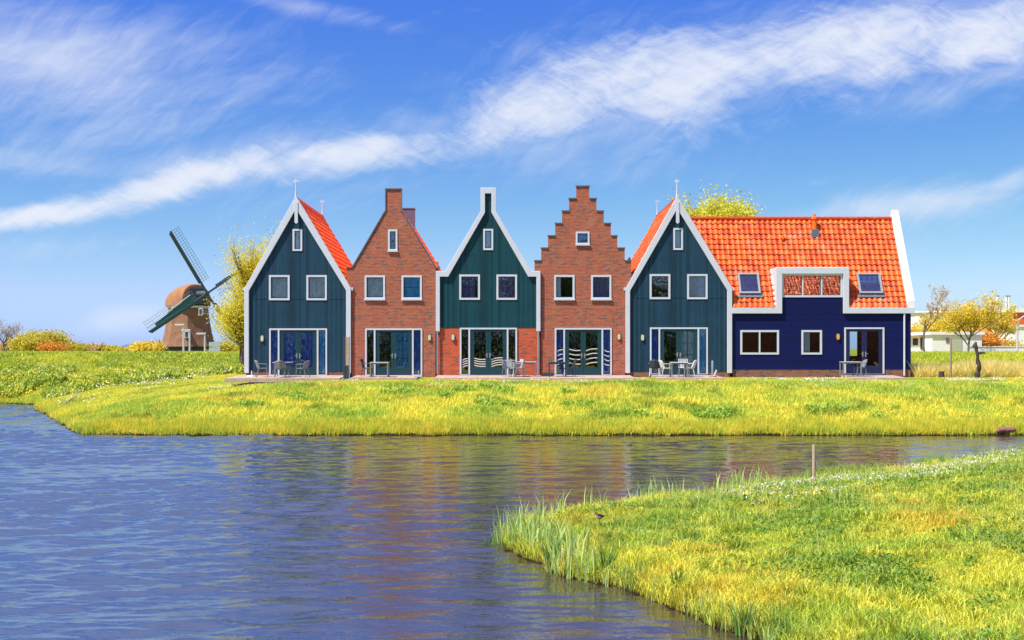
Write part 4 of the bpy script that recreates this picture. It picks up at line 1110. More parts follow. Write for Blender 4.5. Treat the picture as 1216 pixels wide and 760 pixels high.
# end walls and back
ew = MB()
for (p0_, p1_) in ((XL+.001, XL+.14), (XR-.14, XR-.001)):
    ew.box(p0_, p1_, FY+.121, YE-.02, GZ-.3, ze-.02)
    ew.add([(p0_, FY+.121, ze-.018), (p0_, YE-.02, ze-.018), (p0_, YR, zr-.3), (p1_, FY+.121, ze-.018), (p1_, YE-.02, ze-.018), (p1_, YR, zr-.3)],
           [(0, 1, 2), (5, 4, 3), (0, 3, 4, 1), (1, 4, 5, 2), (2, 5, 3, 0)])
pieces(ew, 'side_wall', 'navy', root)
seex = (at(1008.5, 0, YE).x, at(1017.5, 0, YE).x, GZ+1.0, GZ+2.35)
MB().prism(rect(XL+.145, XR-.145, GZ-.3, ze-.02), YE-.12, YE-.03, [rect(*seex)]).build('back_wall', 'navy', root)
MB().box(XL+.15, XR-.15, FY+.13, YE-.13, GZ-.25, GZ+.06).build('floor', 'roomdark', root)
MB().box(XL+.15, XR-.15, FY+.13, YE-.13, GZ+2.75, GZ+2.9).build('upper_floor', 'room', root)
mb = MB(); mb.tube([(fx(1073.5), FY-.07, fz(372.6)), (fx(1073.5), FY-.07, fz(446))], .05, 10); mb.build('downpipe', 'white', root, smooth=True)

for px_, py_, lb in ((311.5, 402, 'oval pale wall lamp left of the doors of the leftmost house'), (510, 401, 'oval pale wall lamp right of the doors of the chimney gabled brick house'),
                     (538, 400.6, 'oval pale wall lamp on the brick base of the deep green house'), (735, 400, 'oval pale wall lamp on the stepped gable house'),
                     (763, 401, 'oval pale wall lamp left of the doors of the timber house with the orange roof')):
    wall_lamp(px_, py_, lb)
wall_lamp(995, 400, 'amber oval wall lamp on the navy house', 'lampor')

# ------------------------------------------------------------------ patios
def patio(a, b, D0, label):
    x0, x1 = fx(a), fx(b); mb = MB()
    z1 = GZ+.03; z0 = GZ-.05
    n = int((x1-x0)/.5); m_ = 5
    for i in range(n):
        for j in range(m_):
            u0 = x0+(x1-x0)*i/n; u1 = x0+(x1-x0)*(i+1)/n-.008
            f0, f1 = j/m_, (j+1)/m_-.004
            ya, yb = FY-.13-(FY-.13-D0)*f0, FY-.13-(FY-.13-D0)*f1
            za, zb = z1+(z0-z1)*f0, z1+(z0-z1)*f1; dz = random.uniform(-.004, .004)
            mb.add([(u0, yb, zb+dz), (u1, yb, zb+dz), (u1, ya, za+dz), (u0, ya, za+dz), (u0, yb, zb-.2), (u1, yb, zb-.2), (u1, ya, za-.2), (u0, ya, za-.2)],
                   [(0, 1, 2, 3), (0, 4, 5, 1), (1, 5, 6, 2), (2, 6, 7, 3), (3, 7, 4, 0)])
    o = mb.build('patio', 'paving'); tag(o, label, 'patio', kind='structure'); return o
patio(284, 414, 63.6, 'paved patio in front of the leftmost house')
patio(424, 500, 64.0, 'paved patio of the chimney gabled brick house')
patio(520, 748, 63.7, 'long paved patio shared by the green house and the stepped gable house')
patio(773, 850, 64.2, 'paved patio of the timber house with the orange roof')
patio(998, 1060, 64.6, 'paved strip before the navy house door')
def pz(yy): return GZ+.03-.08*(FY-.13-yy)/3.3

# ------------------------------------------------------------------ furniture
def chair(label, loc, rz, style='arm', mats=('greyplastic', 'greyplastic'), group='chairs on the patios'):
    t = thing('patio_chair', label, 'chair', loc, group, world=False, rz=rz)
    fm, lm = mats
    # seat faces -y (front)
    rows = []
    for j in range(6):
        y_ = -.24+.46*j/5; rows.append([(x_, y_, .44+.02*((x_/.25)**2)-.012*j/5+(-.02 if j == 0 else 0)) for x_ in np.linspace(-.25, .25, 7)])
    o = MB().grid(rows).build('seat', fm, t, smooth=True); s_ = o.modifiers.new('thick', 'SOLIDIFY'); s_.thickness = .025
    rows = []
    for j in range(7):
        f_ = j/6; rows.append([(math.sin(a)*.275*(1+.04*f_), .20+.06*(1-abs(math.sin(a)))+.14*f_-.10*abs(math.sin(a)), .43+.42*f_-.10*f_*abs(math.sin(a))**3) for a in np.linspace(-1.35, 1.35, 9)])
    mb = MB()
    if style == 'slat':
        for k_ in range(7):
            x_ = -.21+.07*k_; mb.bar((x_, .215, .43), (x_*1.05, .335, .86), .035, .02)
        mb.bar((-.25, .335, .86), (.25, .335, .86), .04, .03); mb.bar((-.24, .225, .47), (.24, .225, .47), .03, .03)
        mb.build('backrest', fm, t)
    else:
        o = mb.grid(rows).build('backrest', fm, t, smooth=True); s_ = o.modifiers.new('thick', 'SOLIDIFY'); s_.thickness = .022
    for sx in (-1, 1):
        MB().tube([(sx*.23, -.20, .43), (sx*.26, -.24, 0)], [.022, .016], 8).build('leg', lm, t, smooth=True)
        MB().tube([(sx*.22, .20, .43), (sx*.25, .29, 0)], [.022, .016], 8).build('leg', lm, t, smooth=True)
        MB().tube([(sx*.25, -.22, .42), (sx*.275, -.21, .64), (sx*.28, .02, .66), (sx*.265, .24, .66)], .016, 8).build('armrest', lm, t, smooth=True)
    return t
def table(label, loc, w_, d_, round_=False, mats=('tabletop', 'greyplastic'), hgt=.74, rz=0):
    t = thing('patio_table', label, 'table', loc, 'tables on the patios', world=False, rz=rz)
    if round_:
        mb = MB().tube([(0, 0, hgt-.03), (0, 0, hgt)], w_/2, 28)
    else: mb = MB().box(-w_/2, w_/2, -d_/2, d_/2, hgt-.035, hgt)
    mb.build('tabletop', mats[0], t, bevel=.006)
    if not round_: MB().prism(rect(-w_/2+.05, w_/2-.05, hgt-.10, hgt-.037), -d_/2+.05, d_/2-.05, []).build('apron', mats[1], t)
    for sx in (-1, 1):
        for sy in (-1, 1):
            if round_: MB().tube([(sx*w_*.28, sy*w_*.28, hgt-.031), (sx*w_*.33, sy*w_*.33, 0)], .02, 8).build('leg', mats[1], t, smooth=True)
            else: MB().box(sx*(w_/2-.035)-.03, sx*(w_/2-.035)+.03, sy*(d_/2-.035)-.03, sy*(d_/2-.035)+.03, 0, hgt-.038).build('leg', mats[1], t)
    return t
def L(px, D): return ((px-CX)*D/FPX, D, pz(D))
# house 1
chair('grey woven chair left of the round table, facing right', L(312, 64.9), R(100))
chair('grey woven chair in front of the round table, back turned to the water', L(332.5, 64.2), R(185))
chair('grey woven chair right of the round table, facing left', L(359, 64.7), R(-105))
table('round patio table with pale top before the leftmost house', L(336, 65.0), 1.05, 1.05, True)
# house 2
table('white topped square table outside the brick house with blue curtains', L(451, 65.0), .92, .8, False)
chair('dark plastic chair left of the white square table', L(437, 65.3), R(80), 'slat', ('darkplastic', 'darkplastic'))
# house 3
table('long grey table standing against the brick right of the green doors', L(624.5, 65.7), 1.05, .8, False)
chair('pale grey chair standing alone left of the stacked slatted chairs', L(604, 65.2), R(20), 'arm', ('greyplastic', 'greyplastic'))
chair('pale slatted chair, taller of the pair pushed against the long table', L(612.5, 65.3), R(-70), 'slat', ('whiteplastic', 'whiteplastic'))
chair('grey slatted chair pushed under the left end of the long table', L(617.5, 65.0), R(95), 'slat', ('greyplastic', 'greyplastic'))
# house 4
table('dark square table before the stepped gable house', L(662, 65.2), .9, .8, False, ('darkplastic', 'darkplastic'))
chair('dark slatted chair tipped toward the stepped house table', L(675.5, 65.2), R(-80), 'slat', ('darkplastic', 'darkplastic'))
# house 5
table('small white table between white chairs by the timber house with orange roof', L(806, 65.0), .85, .75, False, ('whiteplastic', 'greyplastic'))
chair('white chair left of the small white table', L(791.5, 65.0), R(95), 'arm', ('whiteplastic', 'whiteplastic'))
chair('white chair right of the small white table', L(818, 65.1), R(-95), 'arm', ('whiteplastic', 'whiteplastic'))
chair('grey chair on the house side of the small white table', L(812, 65.9), R(0), 'slat', ('whiteplastic', 'greyplastic'))
chair('navy blue chair alone left of the white chairs', L(777.5, 65.4), R(170), 'arm', ('darkplastic', 'whiteplastic'))
# house 6
table('grey garden table next to the navy house door', L(1010, 65.8), .95, .75, False, ('tabletop', 'greyplastic'))
chair('grey chair beside the table of the navy house', L(1021, 65.8), R(-85), 'arm')
# privacy screen between house 1 and 2
t = thing('privacy_screen', 'dark and pale wood privacy screen between the first two houses', 'screen', (fx(411), 65.6, GZ))
y0, y1 = 64.2, FY-.15
a = (407.6-CX)*64.2/FPX; b = (414.5-CX)*64.2/FPX
MB().box(a, a+.09, y0, y0+.09, GZ-.2, fz(400)).build('post', 'darkplastic', t); MB().box(b+.0, b+.04, y0+.0, y0+.09, GZ-.2, fz(400.5)).build('post', 'zinc', t)
MB().box(a+.092, b-.002, y0+.02, y0+.06, fz(433), fz(401)).build('upper_panel', 'palewood', t); MB().box(a+.092, b-.002, y0+.018, y0+.062, GZ-.1, fz(433)-.003).build('lower_panel', 'darkplastic', t)
# small patio bits
t = thing('parasol_base', 'grey parasol base without its parasol near the brick house door', 'parasol base', L(497, 64.9))
p = Vector(L(497, 64.9)); MB().box(p.x-.2, p.x+.2, p.y-.2, p.y+.2, p.z, p.z+.07).build('base', 'tabletop', t, bevel=.01); MB().tube([p+Vector((0, 0, .071)), p+Vector((0, 0, .33))], .03, 10).build('sleeve', 'zinc', t, smooth=True)
p = Vector(L(299, 65.2)); t = thing('parasol_base', 'white parasol base at the left corner of the first patio', 'parasol base', p)
MB().tube([p, p+Vector((0, 0, .08))], [.26, .22], 16).build('base', 'whiteplastic', t); MB().tube([p+Vector((0, 0, .081)), p+Vector((0, 0, .30))], .03, 10).build('sleeve', 'whiteplastic', t, smooth=True)
p = Vector(L(846, 65.4)); t = thing('folded_parasol', 'short grey upright parasol pole beside the patio doors near the navy house', 'parasol', p)
MB().box(p.x-.2, p.x+.2, p.y-.2, p.y+.2, p.z-.02, p.z+.05).build('base', 'palewood', t, bevel=.01); MB().tube([p+Vector((0, 0, .051)), p+Vector((0, 0, .75)), p+Vector((0, 0, .80))], [.05, .055, .03], 10).build('pole', 'zinc', t, smooth=True)
p = Vector(L(849.5, 65.2)); o = MB(); o.bar(p+Vector((-.08, 0, .03)), p+Vector((.06, 0, .34)), .06, .10); o = o.build('offcut_board', 'whiteplastic'); tag(o, 'short pale board leaning near the navy house corner', 'board')
p = Vector(L(650, 65.6)); t = thing('planter', 'low dark planter left of the dark table', 'planter', p)
MB().prism([(p.x-.3, p.z), (p.x+.3, p.z), (p.x+.36, p.z+.16), (p.x-.36, p.z+.16)], p.y-.14, p.y+.14).build('trough', 'darkplastic', t); MB().box(p.x-.3, p.x+.3, p.y-.1, p.y+.1, p.z+.161, p.z+.175).build('soil', 'darkwood', t)

# ------------------------------------------------------------------ posts
def post(px, py0, py1, D, r, label, mat='wood', name='wooden_post'):
    x = (px-CX)*D/FPX; z1 = CZ+(HY-py0)*D/FPX; z0 = gz(x, D)-.2
    t = thing(name, label, 'post', (x, D, z0)); 
    MB().tube([(x, D, z0), (x+.005, D, z1-.015), (x+.005, D, z1)], [r, r*.92, r*.8], 12).build('shaft', mat, t, smooth=True); return t, x, z1
t, x, z1 = post(966.2, 528, 574, 26.3, .035, 'thin pale wooden post at the edge of the foreground bank', 'palewood')
MB().box(x+.04, x+.075, 26.28, 26.32, z1-.46, z1-.32).build('clip', 'zinc', t)
t, x, z1 = post(166, 496, 510, 53.6, .07, 'short grey marker stub on the far bank slope', 'zinc', 'marker_post')
MB().box(x-.14, x+.14, 53.52, 53.68, z1-.08, z1+.005).build('cap', 'lead', t)
post(1129, 402, 450, 66.0, .055, 'tall slim grey post right of the navy house', 'wood')
t = thing('stump_post', 'short dark brown post right of the navy house', 'post', (fx(1118), 66, GZ)); MB().tube([((1118-CX)*66/FPX, 66, GZ-.2), ((1118-CX)*66/FPX, 66, CZ+(HY-441)*66/FPX)], [.15, .14], 12).build('shaft', 'darkwood', t, smooth=True)
x = (1161-CX)*66/FPX; t = thing('gnarled_trunk', 'dark gnarled dead trunk standing in the golden reeds', 'dead trunk', (x, 66, GZ))
zt = CZ+(HY-406)*66/FPX; rr = random.Random(5); pts = []; rad = []
for i in range(14):
    f_ = i/13; pts.append((x+.12*math.sin(f_*5)-.10+f_*.12+rr.uniform(-.03, .03), 66+rr.uniform(-.04, .04), GZ-.2+(zt-GZ+.2)*f_)); rad.append(.13-.05*f_+rr.uniform(-.025, .035))
rad[-1] = .05; rad[-2] = .11
mb = MB(); mb.tube(pts, rad, 9); mb.tube([pts[9], (pts[9][0]+.25, 66, pts[9][2]+.05), (pts[9][0]+.42, 65.95, pts[9][2]+.02)], [.09, .06, .03], 7); mb.tube([pts[11], (pts[11][0]-.22, 66, pts[11][2]+.1)], [.07, .02], 7)
mb.build('trunk', 'darkwood', t, smooth=True)
# stick on left slope
o = MB().tube([at(305/4.05, 482, 62), at(390/4.05, 471, 63.5)], [.035, .02], 6)
p0 = at(76, 481.5, 60)
def onground(px, py):
    for D in np.arange(50, 100, .1):
        q_ = at(px, py, D)
        if gz(q_.x, D) >= q_.z: return Vector((q_.x, D, gz(q_.x, D)+.12))
    return at(px, py, 60)
q0, q1 = onground(76, 482), onground(96, 471)
o = MB().tube([q0, (q0+q1)/2+Vector((0, 0, .05)), q1], [.05, .045, .03], 7).build('fallen_branch', 'palewood', None, smooth=True); tag(o, 'bare fallen branch lying on the left bank slope', 'branch')
q0 = onground(1201, 514); rr = random.Random(9); 
for k_ in range(3):
    q_ = q0+Vector((rr.uniform(-.5, .5), 0, 0)); o = MB().tube([q_+Vector((-.24, 0, -.10)), q_+Vector((-.12, 0, -.04)), q_+Vector((.1, 0, -.03)), q_+Vector((.24, 0, -.10))], [.03, .12, .13, .03], 9).build('bank_stone', 'plinth', None, smooth=True)
    tag(o, 'reddish stone at the right end of the far waterline', 'stone', 'stones at the far waterline')

# ------------------------------------------------------------------ bird
D = 21.6; bx = (711-CX)*D/FPX; bz = gz(bx, D)+.20
t = thing('water_bird', 'small black and buff bird perched in the grass of the foreground bank', 'bird', (bx, D, bz))
def loft(mb, sts, n=12):
    rows = []
    for (x_, z_, rx, rz_) in sts:
        rows.append([(bx+x_, D+rx*math.cos(2*math.pi*k_/n), bz+z_+rz_*math.sin(2*math.pi*k_/n)) for k_ in range(n+1)])
    return mb.grid(rows)
loft(MB(), [(-.098, .052, .001, .001), (-.085, .052, .006, .005), (-.072, .056, .018, .018), (-.055, .058, .023, .022), (-.038, .045, .022, .024), (-.02, .022, .03, .034), (.01, .008, .038, .040), (.04, .004, .032, .034),
            (.065, .012, .018, .018), (.10, .026, .010, .006), (.13, .034, .001, .001)]).build('body', 'brownbird', t, smooth=True)
loft(MB(), [(-.05, .058, .004, .003), (-.03, .052, .026, .022), (0, .034, .039, .028), (.04, .024, .034, .026), (.08, .026, .02, .012), (.12, .036, .002, .002)]).build('wings', 'black', t, smooth=True)
loft(MB(), [(-.082, .062, .004, .003), (-.07, .066, .017, .013), (-.055, .069, .021, .013), (-.04, .062, .015, .010)]).build('cap', 'black', t, smooth=True)
for sy in (-.012, .012): MB().tube([(bx+.01, D+sy, bz-.03), (bx+.005, D+sy, bz-.10), (bx-.0, D+sy, bz-.21)], .004, 5).build('leg', 'darkwood', t)

# ------------------------------------------------------------------ windmill
D = 170.0; k = D/FPX; cx_ = (223.6-CX)*k; zb = 3.4-.2
t = thing('windmill', 'thatched windmill with four lattice sails beyond the dike', 'windmill', (cx_, D, zb-.8))
def octa(r, z, off=R(12)): return [(cx_+r*math.cos(off+i*math.pi/4), D+r*math.sin(off+i*math.pi/4), z) for i in range(8)]
rings = [(32.5, 411.5), (30.2, 405), (27.8, 396), (25.6, 385), (24.0, 374), (23.0, 365.5)]
mb = MB(); vs_ = []
for r_, py in rings: vs_ += octa(r_*k, CZ+(HY-py)*k)
fs_ = [(i*8+j, i*8+(j+1) % 8, (i+1)*8+(j+1) % 8, (i+1)*8+j) for i in range(len(rings)-1) for j in range(8)]
mb.add(vs_, fs_); mb.build('thatched_body', 'thatchdark', t)
mb = MB(); vs_ = octa(29.*k, zb-1.2)+octa(29.*k, CZ+(HY-411)*k); mb.add(vs_, [(j, (j+1) % 8, 8+(j+1) % 8, 8+j) for j in range(8)]); mb.build('base_wall', 'tar', t)
mb = MB(); vs_ = octa(24.2*k, CZ+(HY-366)*k)+octa(24.2*k, CZ+(HY-363.5)*k); mb.add(vs_, [(j, (j+1) % 8, 8+(j+1) % 8, 8+j) for j in range(8)]+[tuple(range(15, 7, -1))]); mb.build('cap_ring', 'sailwhite', t)
yaw = R(38); F_ = Vector((math.sin(yaw), -math.cos(yaw), 0)); S_ = Vector((math.cos(yaw), math.sin(yaw), 0)); C0 = Vector((cx_, D, CZ+(HY-363.5)*k))
rows = []
for (s_, w_, h_) in ((-3.0, .9, 1.1), (-2.8, 1.9, 1.75), (-1.6, 2.55, 2.25), (0, 2.75, 2.65), (1.5, 2.45, 2.85), (2.5, 2.0, 2.75), (2.55, 1.7, 2.5)):
    row = []
    for a in np.linspace(0, math.pi, 13):
        ca, sa = math.cos(a), math.sin(a)
        row.append(C0+F_*s_+S_*(w_*math.copysign(abs(ca)**.8, ca))+Vector((0, 0, h_*abs(sa)**.85)))
    rows.append(row)
rows = [[C0+F_*(-3.05)+Vector((0, 0, .5))]*13]+rows+[[C0+F_*2.5+Vector((0, 0, .9))]*13]
MB().grid(rows).build('cap', 'thatch', t, smooth=True)
hub = at(244.5, 348.6, D-2.9)
C1 = C0+F_*2.0+Vector((0, 0, 1.5)); mb = MB(); mb.tube([C1, hub, hub+F_*.5], [.4, .38, .3], 10); mb.build('windshaft', 'sailblue', t, smooth=True)
mb = MB(); p = C0+F_*2.58+Vector((0, 0, .2)); mb.add([p-S_*1.5, p+S_*1.5, p+S_*1.0+Vector((0, 0, 2.0)), p-S_*1.0+Vector((0, 0, 2.0)), p-S_*1.5+F_*.1, p+S_*1.5+F_*.1, p+S_*1.0+Vector((0, 0, 2.0))+F_*.1, p-S_*1.0+Vector((0, 0, 2.0))+F_*.1],
   [(0, 1, 2, 3), (7, 6, 5, 4), (0, 4, 5, 1), (1, 5, 6, 2), (2, 6, 7, 3), (3, 7, 4, 0)]); mb.build('breast_board', 'sailblue', t)
Ls = 9.2
UPv = Vector((0, 0, 1))
for q_ in range(4):
    th = R(33)+q_*math.pi/2
    d = (S_*(-math.sin(th))+UPv*math.cos(th)); n_ = (S_*(math.cos(th))+UPv*math.sin(th))     # n_: trailing side
    base = hub+F_*(.25 if q_ % 2 else .45)
    so_ = MB(); so_.bar(base, base+d*Ls, .27, .22); so_ = so_.build('sail', 'sailblue', t)
    la = MB()
    for i in range(22):
        s0 = 1.6+(Ls-1.7)*i/21; la.bar(base+d*s0-n_*.12, base+d*s0+n_*1.35-F_*.25, .028, .028)
    for o_ in (.5, .95, 1.35): la.bar(base+d*1.5+n_*o_-F_*(.25*o_/1.35), base+d*Ls+n_*o_-F_*(.25*o_/1.35), .028, .028)
    la.build('sail_lattice', 'sailblue' if q_ in (0, 3) else 'zinc', so_)
    bd = MB(); 
    bd.bar(base+d*1.6-n_*.24, base+d*(Ls*.98)-n_*.24, .08, .20) ; bd.build('leading_board', 'sailgreen' if q_ in (1, 3) else 'sailblue', so_)
    if q_ == 1:
        cl = MB(); a0 = base+d*2.0-F_*.08
        cl.add([a0+n_*.0+F_*.12, a0+d*(Ls-3.2)+F_*.12, a0+d*(Ls-3.2)+n_*.45, a0+n_*.9], [(0, 1, 2, 3)]); c_ = cl.build('sail_cloth', 'sailgreen', so_)
        ms = c_.modifiers.new('thick', 'SOLIDIFY'); ms.thickness = .04
        MB().bar(a0+n_*1.0, a0+d*(Ls-2.0)+n_*.62, .10, .08).build('sail_edge', 'sailwhite', so_)
for (px, py, w_, h_) in ((238.5, 370, .45, .9), (222, 397, .55, .9)):
    p = at(px, py, D-3.2); wd_ = MB().box(p.x-w_/2, p.x+w_/2, p.y-.2, p.y+.4, p.z-h_/2, p.z+h_/2).build('window', 'sailwhite', t)
    MB().box(p.x-w_/3, p.x+w_/3, p.y-.23, p.y-.201, p.z-h_/2+.1, p.z+h_/2-.12).build('pane', 'tar', wd_)
mb = MB()                                               # braces of the tail at the rear
mb.bar(C0-F_*2.8+UPv*.6, C0-F_*4.8-UPv*5.0, .14, .14); mb.bar(C0-F_*1.0+S_*2.4+UPv*.3, C0-F_*4.6-UPv*4.6, .1, .1); mb.build('tail_pole', 'sailwhite', t)

def lamp_post(px, py0, D, arm, label):
    x = (px-CX)*D/FPX; zt = CZ+(HY-py0)*D/FPX; zb_ = gz(x, D)-.1
    t = thing('street_lamp', label, 'street lamp', (x, D, zb_), 'street lamps near the windmill' if px < 600 else None)
    MB().tube([(x, D, zb_), (x, D, zt-.1)], [.13, .09], 8).build('pole', 'tabletop', t, smooth=True)
    if arm == 'curve':
        MB().tube([(x, D, zt-.12), (x+.15, D, zt+.5), (x+.8, D, zt+.95), (x+1.7, D, zt+1.05)], [.08, .07, .06, .06], 8).build('arm', 'tabletop', t, smooth=True)
        MB().box(x+1.6, x+2.5, D-.15, D+.15, zt+.95, zt+1.15).build('lamp_head', 'tabletop', t, bevel=.03)
    else:
        MB().box(x-.95, x+.1, D-.15, D+.15, zt-.08, zt+.12).build('lamp_head', 'tabletop', t, bevel=.03)
    return t
lamp_post(218, 386, 145, 'flat', 'left and tallest street lamp before the windmill')
lamp_post(225.3, 392.5, 150, 'flat', 'middle street lamp before the windmill')
lamp_post(243.3, 396.5, 150, 'flat', 'right and lowest street lamp before the windmill')
lamp_post(1208, 386, 120, 'curve', 'curved white street lamp before the white hall on the right')
p = at(255, 412, 140); t = thing('sign_board', 'pale blue grey double sign board right of the windmill base', 'sign', (p.x, p.y, 2.9))
for dz in (.28, -.30): MB().box(p.x-.62, p.x+.6, p.y-.03, p.y+.03, p.z+dz-.25, p.z+dz+.25).build('panel', simple('blue_grey_sign', (.36, .42, .46), .5, .05), t)
for sx in (-.5, .5): MB().tube([(p.x+sx, p.y+.06, 2.4), (p.x+sx, p.y+.06, p.z+.5)], .035, 8).build('leg', 'zinc', t)

# ------------------------------------------------------------------ far buildings
def simple_house(name, label, px0, px1, py_eave, py_ridge, py_base, D, wallm, roofm, depth=10, wins=(), kind='hip', cat='building'):
    a = at(px0, py_eave, D); b = at(px1, py_eave, D); zr_ = CZ+(HY-py_ridge)*D/FPX; zb_ = CZ+(HY-py_base)*D/FPX-1.5
    t = thing(name, label, cat, ((a.x+b.x)/2, D, zb_))
    MB().box(a.x, b.x, D, D+depth, zb_, a.z).build('wall', wallm, t)
    if zr_ > a.z+.05:
        o_ = .4; ins_ = min((b.x-a.x)*.28, 3.) if kind == 'hip' else 0
        v = [(a.x-o_, D-o_, a.z+.003), (b.x+o_, D-o_, a.z+.003), (b.x+o_, D+depth+o_, a.z+.003), (a.x-o_, D+depth+o_, a.z+.003), (a.x-o_+ins_, D+depth/2, zr_), (b.x+o_-ins_, D+depth/2, zr_)]
        MB().add(v, [(3, 2, 1, 0), (0, 1, 5, 4), (2, 3, 4, 5), (1, 2, 5), (3, 0, 4)]).build('roof', roofm, t)
    else:
        MB().box(a.x-.2, b.x+.2, D-.2, D+depth+.2, a.z+.003, a.z+.3).build('roof', roofm, t)
    for (p0, p1, q0_, q1_, mt) in wins:
        u = at(p0, q0_, D); v_ = at(p1, q1_, D); MB().box(u.x, v_.x, D-.06, D-.003, v_.z, u.z).build('window' if mt != 'garage' else 'garage_door', mt, t)
    return t
simple_house('farmhouse', 'low house with a grey violet hip roof beyond the dike', 136, 158, 414.3, 408.3, 418, 260, 'slateroof', 'slateroof', 14, [(140, 143, 414.6, 417, 'paleblind'), (147, 150, 414.6, 417, 'paleblind')])
simple_house('farmhouse', 'tiny dark roofed house half hidden by brown hedges', 95, 103, 414, 411, 418, 300, 'slateroof', 'slateroof', 10, [(98, 100, 414.5, 416.5, 'paleblind')])
simple_house('garage_shed', 'long white shed with a pale green garage door beyond the dike', 1107, 1166, 397.5, 397, 417, 128, 'whitewall', 'whitewall', 7, [(1123.2, 1127.2, 401.6, 407, 'slateroof'), (1130, 1142, 403, 417, 'garage')], 'gable', 'shed')
simple_house('garden_shed', 'small white shed with brown doors left of the long white shed', 1078, 1105, 399, 397.5, 417, 131, 'whitewall', 'yellowroof', 7, [(1084, 1090, 402, 410, 'darkwood'), (1093, 1099, 401, 415, 'darkwood')], 'gable', 'shed')
simple_house('low_hall', 'long low building with an orange roof behind the sheds', 1070, 1182, 400, 387, 417, 165, 'whitewall', 'yellowroof', 12, [(1096, 1100, 402, 408, 'slateroof')], 'gable')
simple_house('warehouse', 'large white warehouse behind the yellow trees on the right', 1092, 1184, 371, 367, 417, 250, 'whitewall', 'whitewall', 30, [(1100, 1176, 378, 380, 'zinc'), (1100, 1176, 386, 388, 'zinc')], 'gable')
simple_house('warehouse', 'orange clad warehouse with a white roof at the right edge', 1176, 1270, 371, 369.8, 417, 235, 'orangewall', 'whitewall', 12, [(1193, 1201, 401, 407, 'garage')], 'gable')
simple_house('white_hall', 'plain white block in front of the orange warehouse', 1205, 1250, 388, 388, 417, 200, 'whitewall', 'whitewall', 10, [], 'gable')
o = MB(); a = at(1150, 412, 126); b = at(1290, 412, 126); o.box(a.x, b.x, 126, 126.25, 2.0, a.z); o.box(a.x-.05, b.x, 125.95, 126.3, a.z+.001, a.z+.08)
tag(o.build('boundary_wall', 'whitewall'), 'low white boundary wall running to the right edge', 'wall')
for px, lb in ((1184.8, 'left pale factory stack on the horizon'), (1195, 'middle pale factory stack on the horizon'), (1198.2, 'right pale factory stack on the horizon')):
    p = at(px, 352, 330); t = thing('factory_stack', lb, 'chimney', (p.x, p.y, 5), 'factory stacks on the horizon')
    MB().tube([(p.x, p.y, 3), (p.x, p.y, p.z)], .32, 10).build('pipe', 'whitewall', t, smooth=True); MB().tube([(p.x, p.y, p.z+.001), (p.x, p.y, p.z+.25)], .40, 10).build('rim', 'zinc', t, smooth=True)
p = at(1197, 365, 330); mb = MB(); mb.box(at(1190, 0, 330).x, at(1240, 0, 330).x, 330, 345, 3, at(0, 366, 330).z); q_ = mb.build('factory_hall', 'whitewall'); tag(q_, 'distant white factory hall under the stacks', 'factory')
tp = at(88, 413, 150)
o = thing('road_sign', 'small red and white road sign on the dike at the left', 'sign', (tp.x, 150, 2.5))
tp = at(52, 414.5, 150); o.location = (tp.x, 150, 2.5); BASE[o.name] = (tp.x, 150, 2.5)
MB().box(tp.x-.4, tp.x+.4, 149.95, 150, tp.z-.4, tp.z+.45).build('panel', 'whitewall', o); MB().box(tp.x-.28, tp.x+.28, 149.9, 149.945, tp.z-.1, tp.z+.32).build('red_mark', simple('sign_red', (.6, .03, .02)), o); MB().tube([(tp.x, 150.05, 2.2), (tp.x, 150.05, tp.z+.3)], .05, 6).build('pole', 'zinc', o)

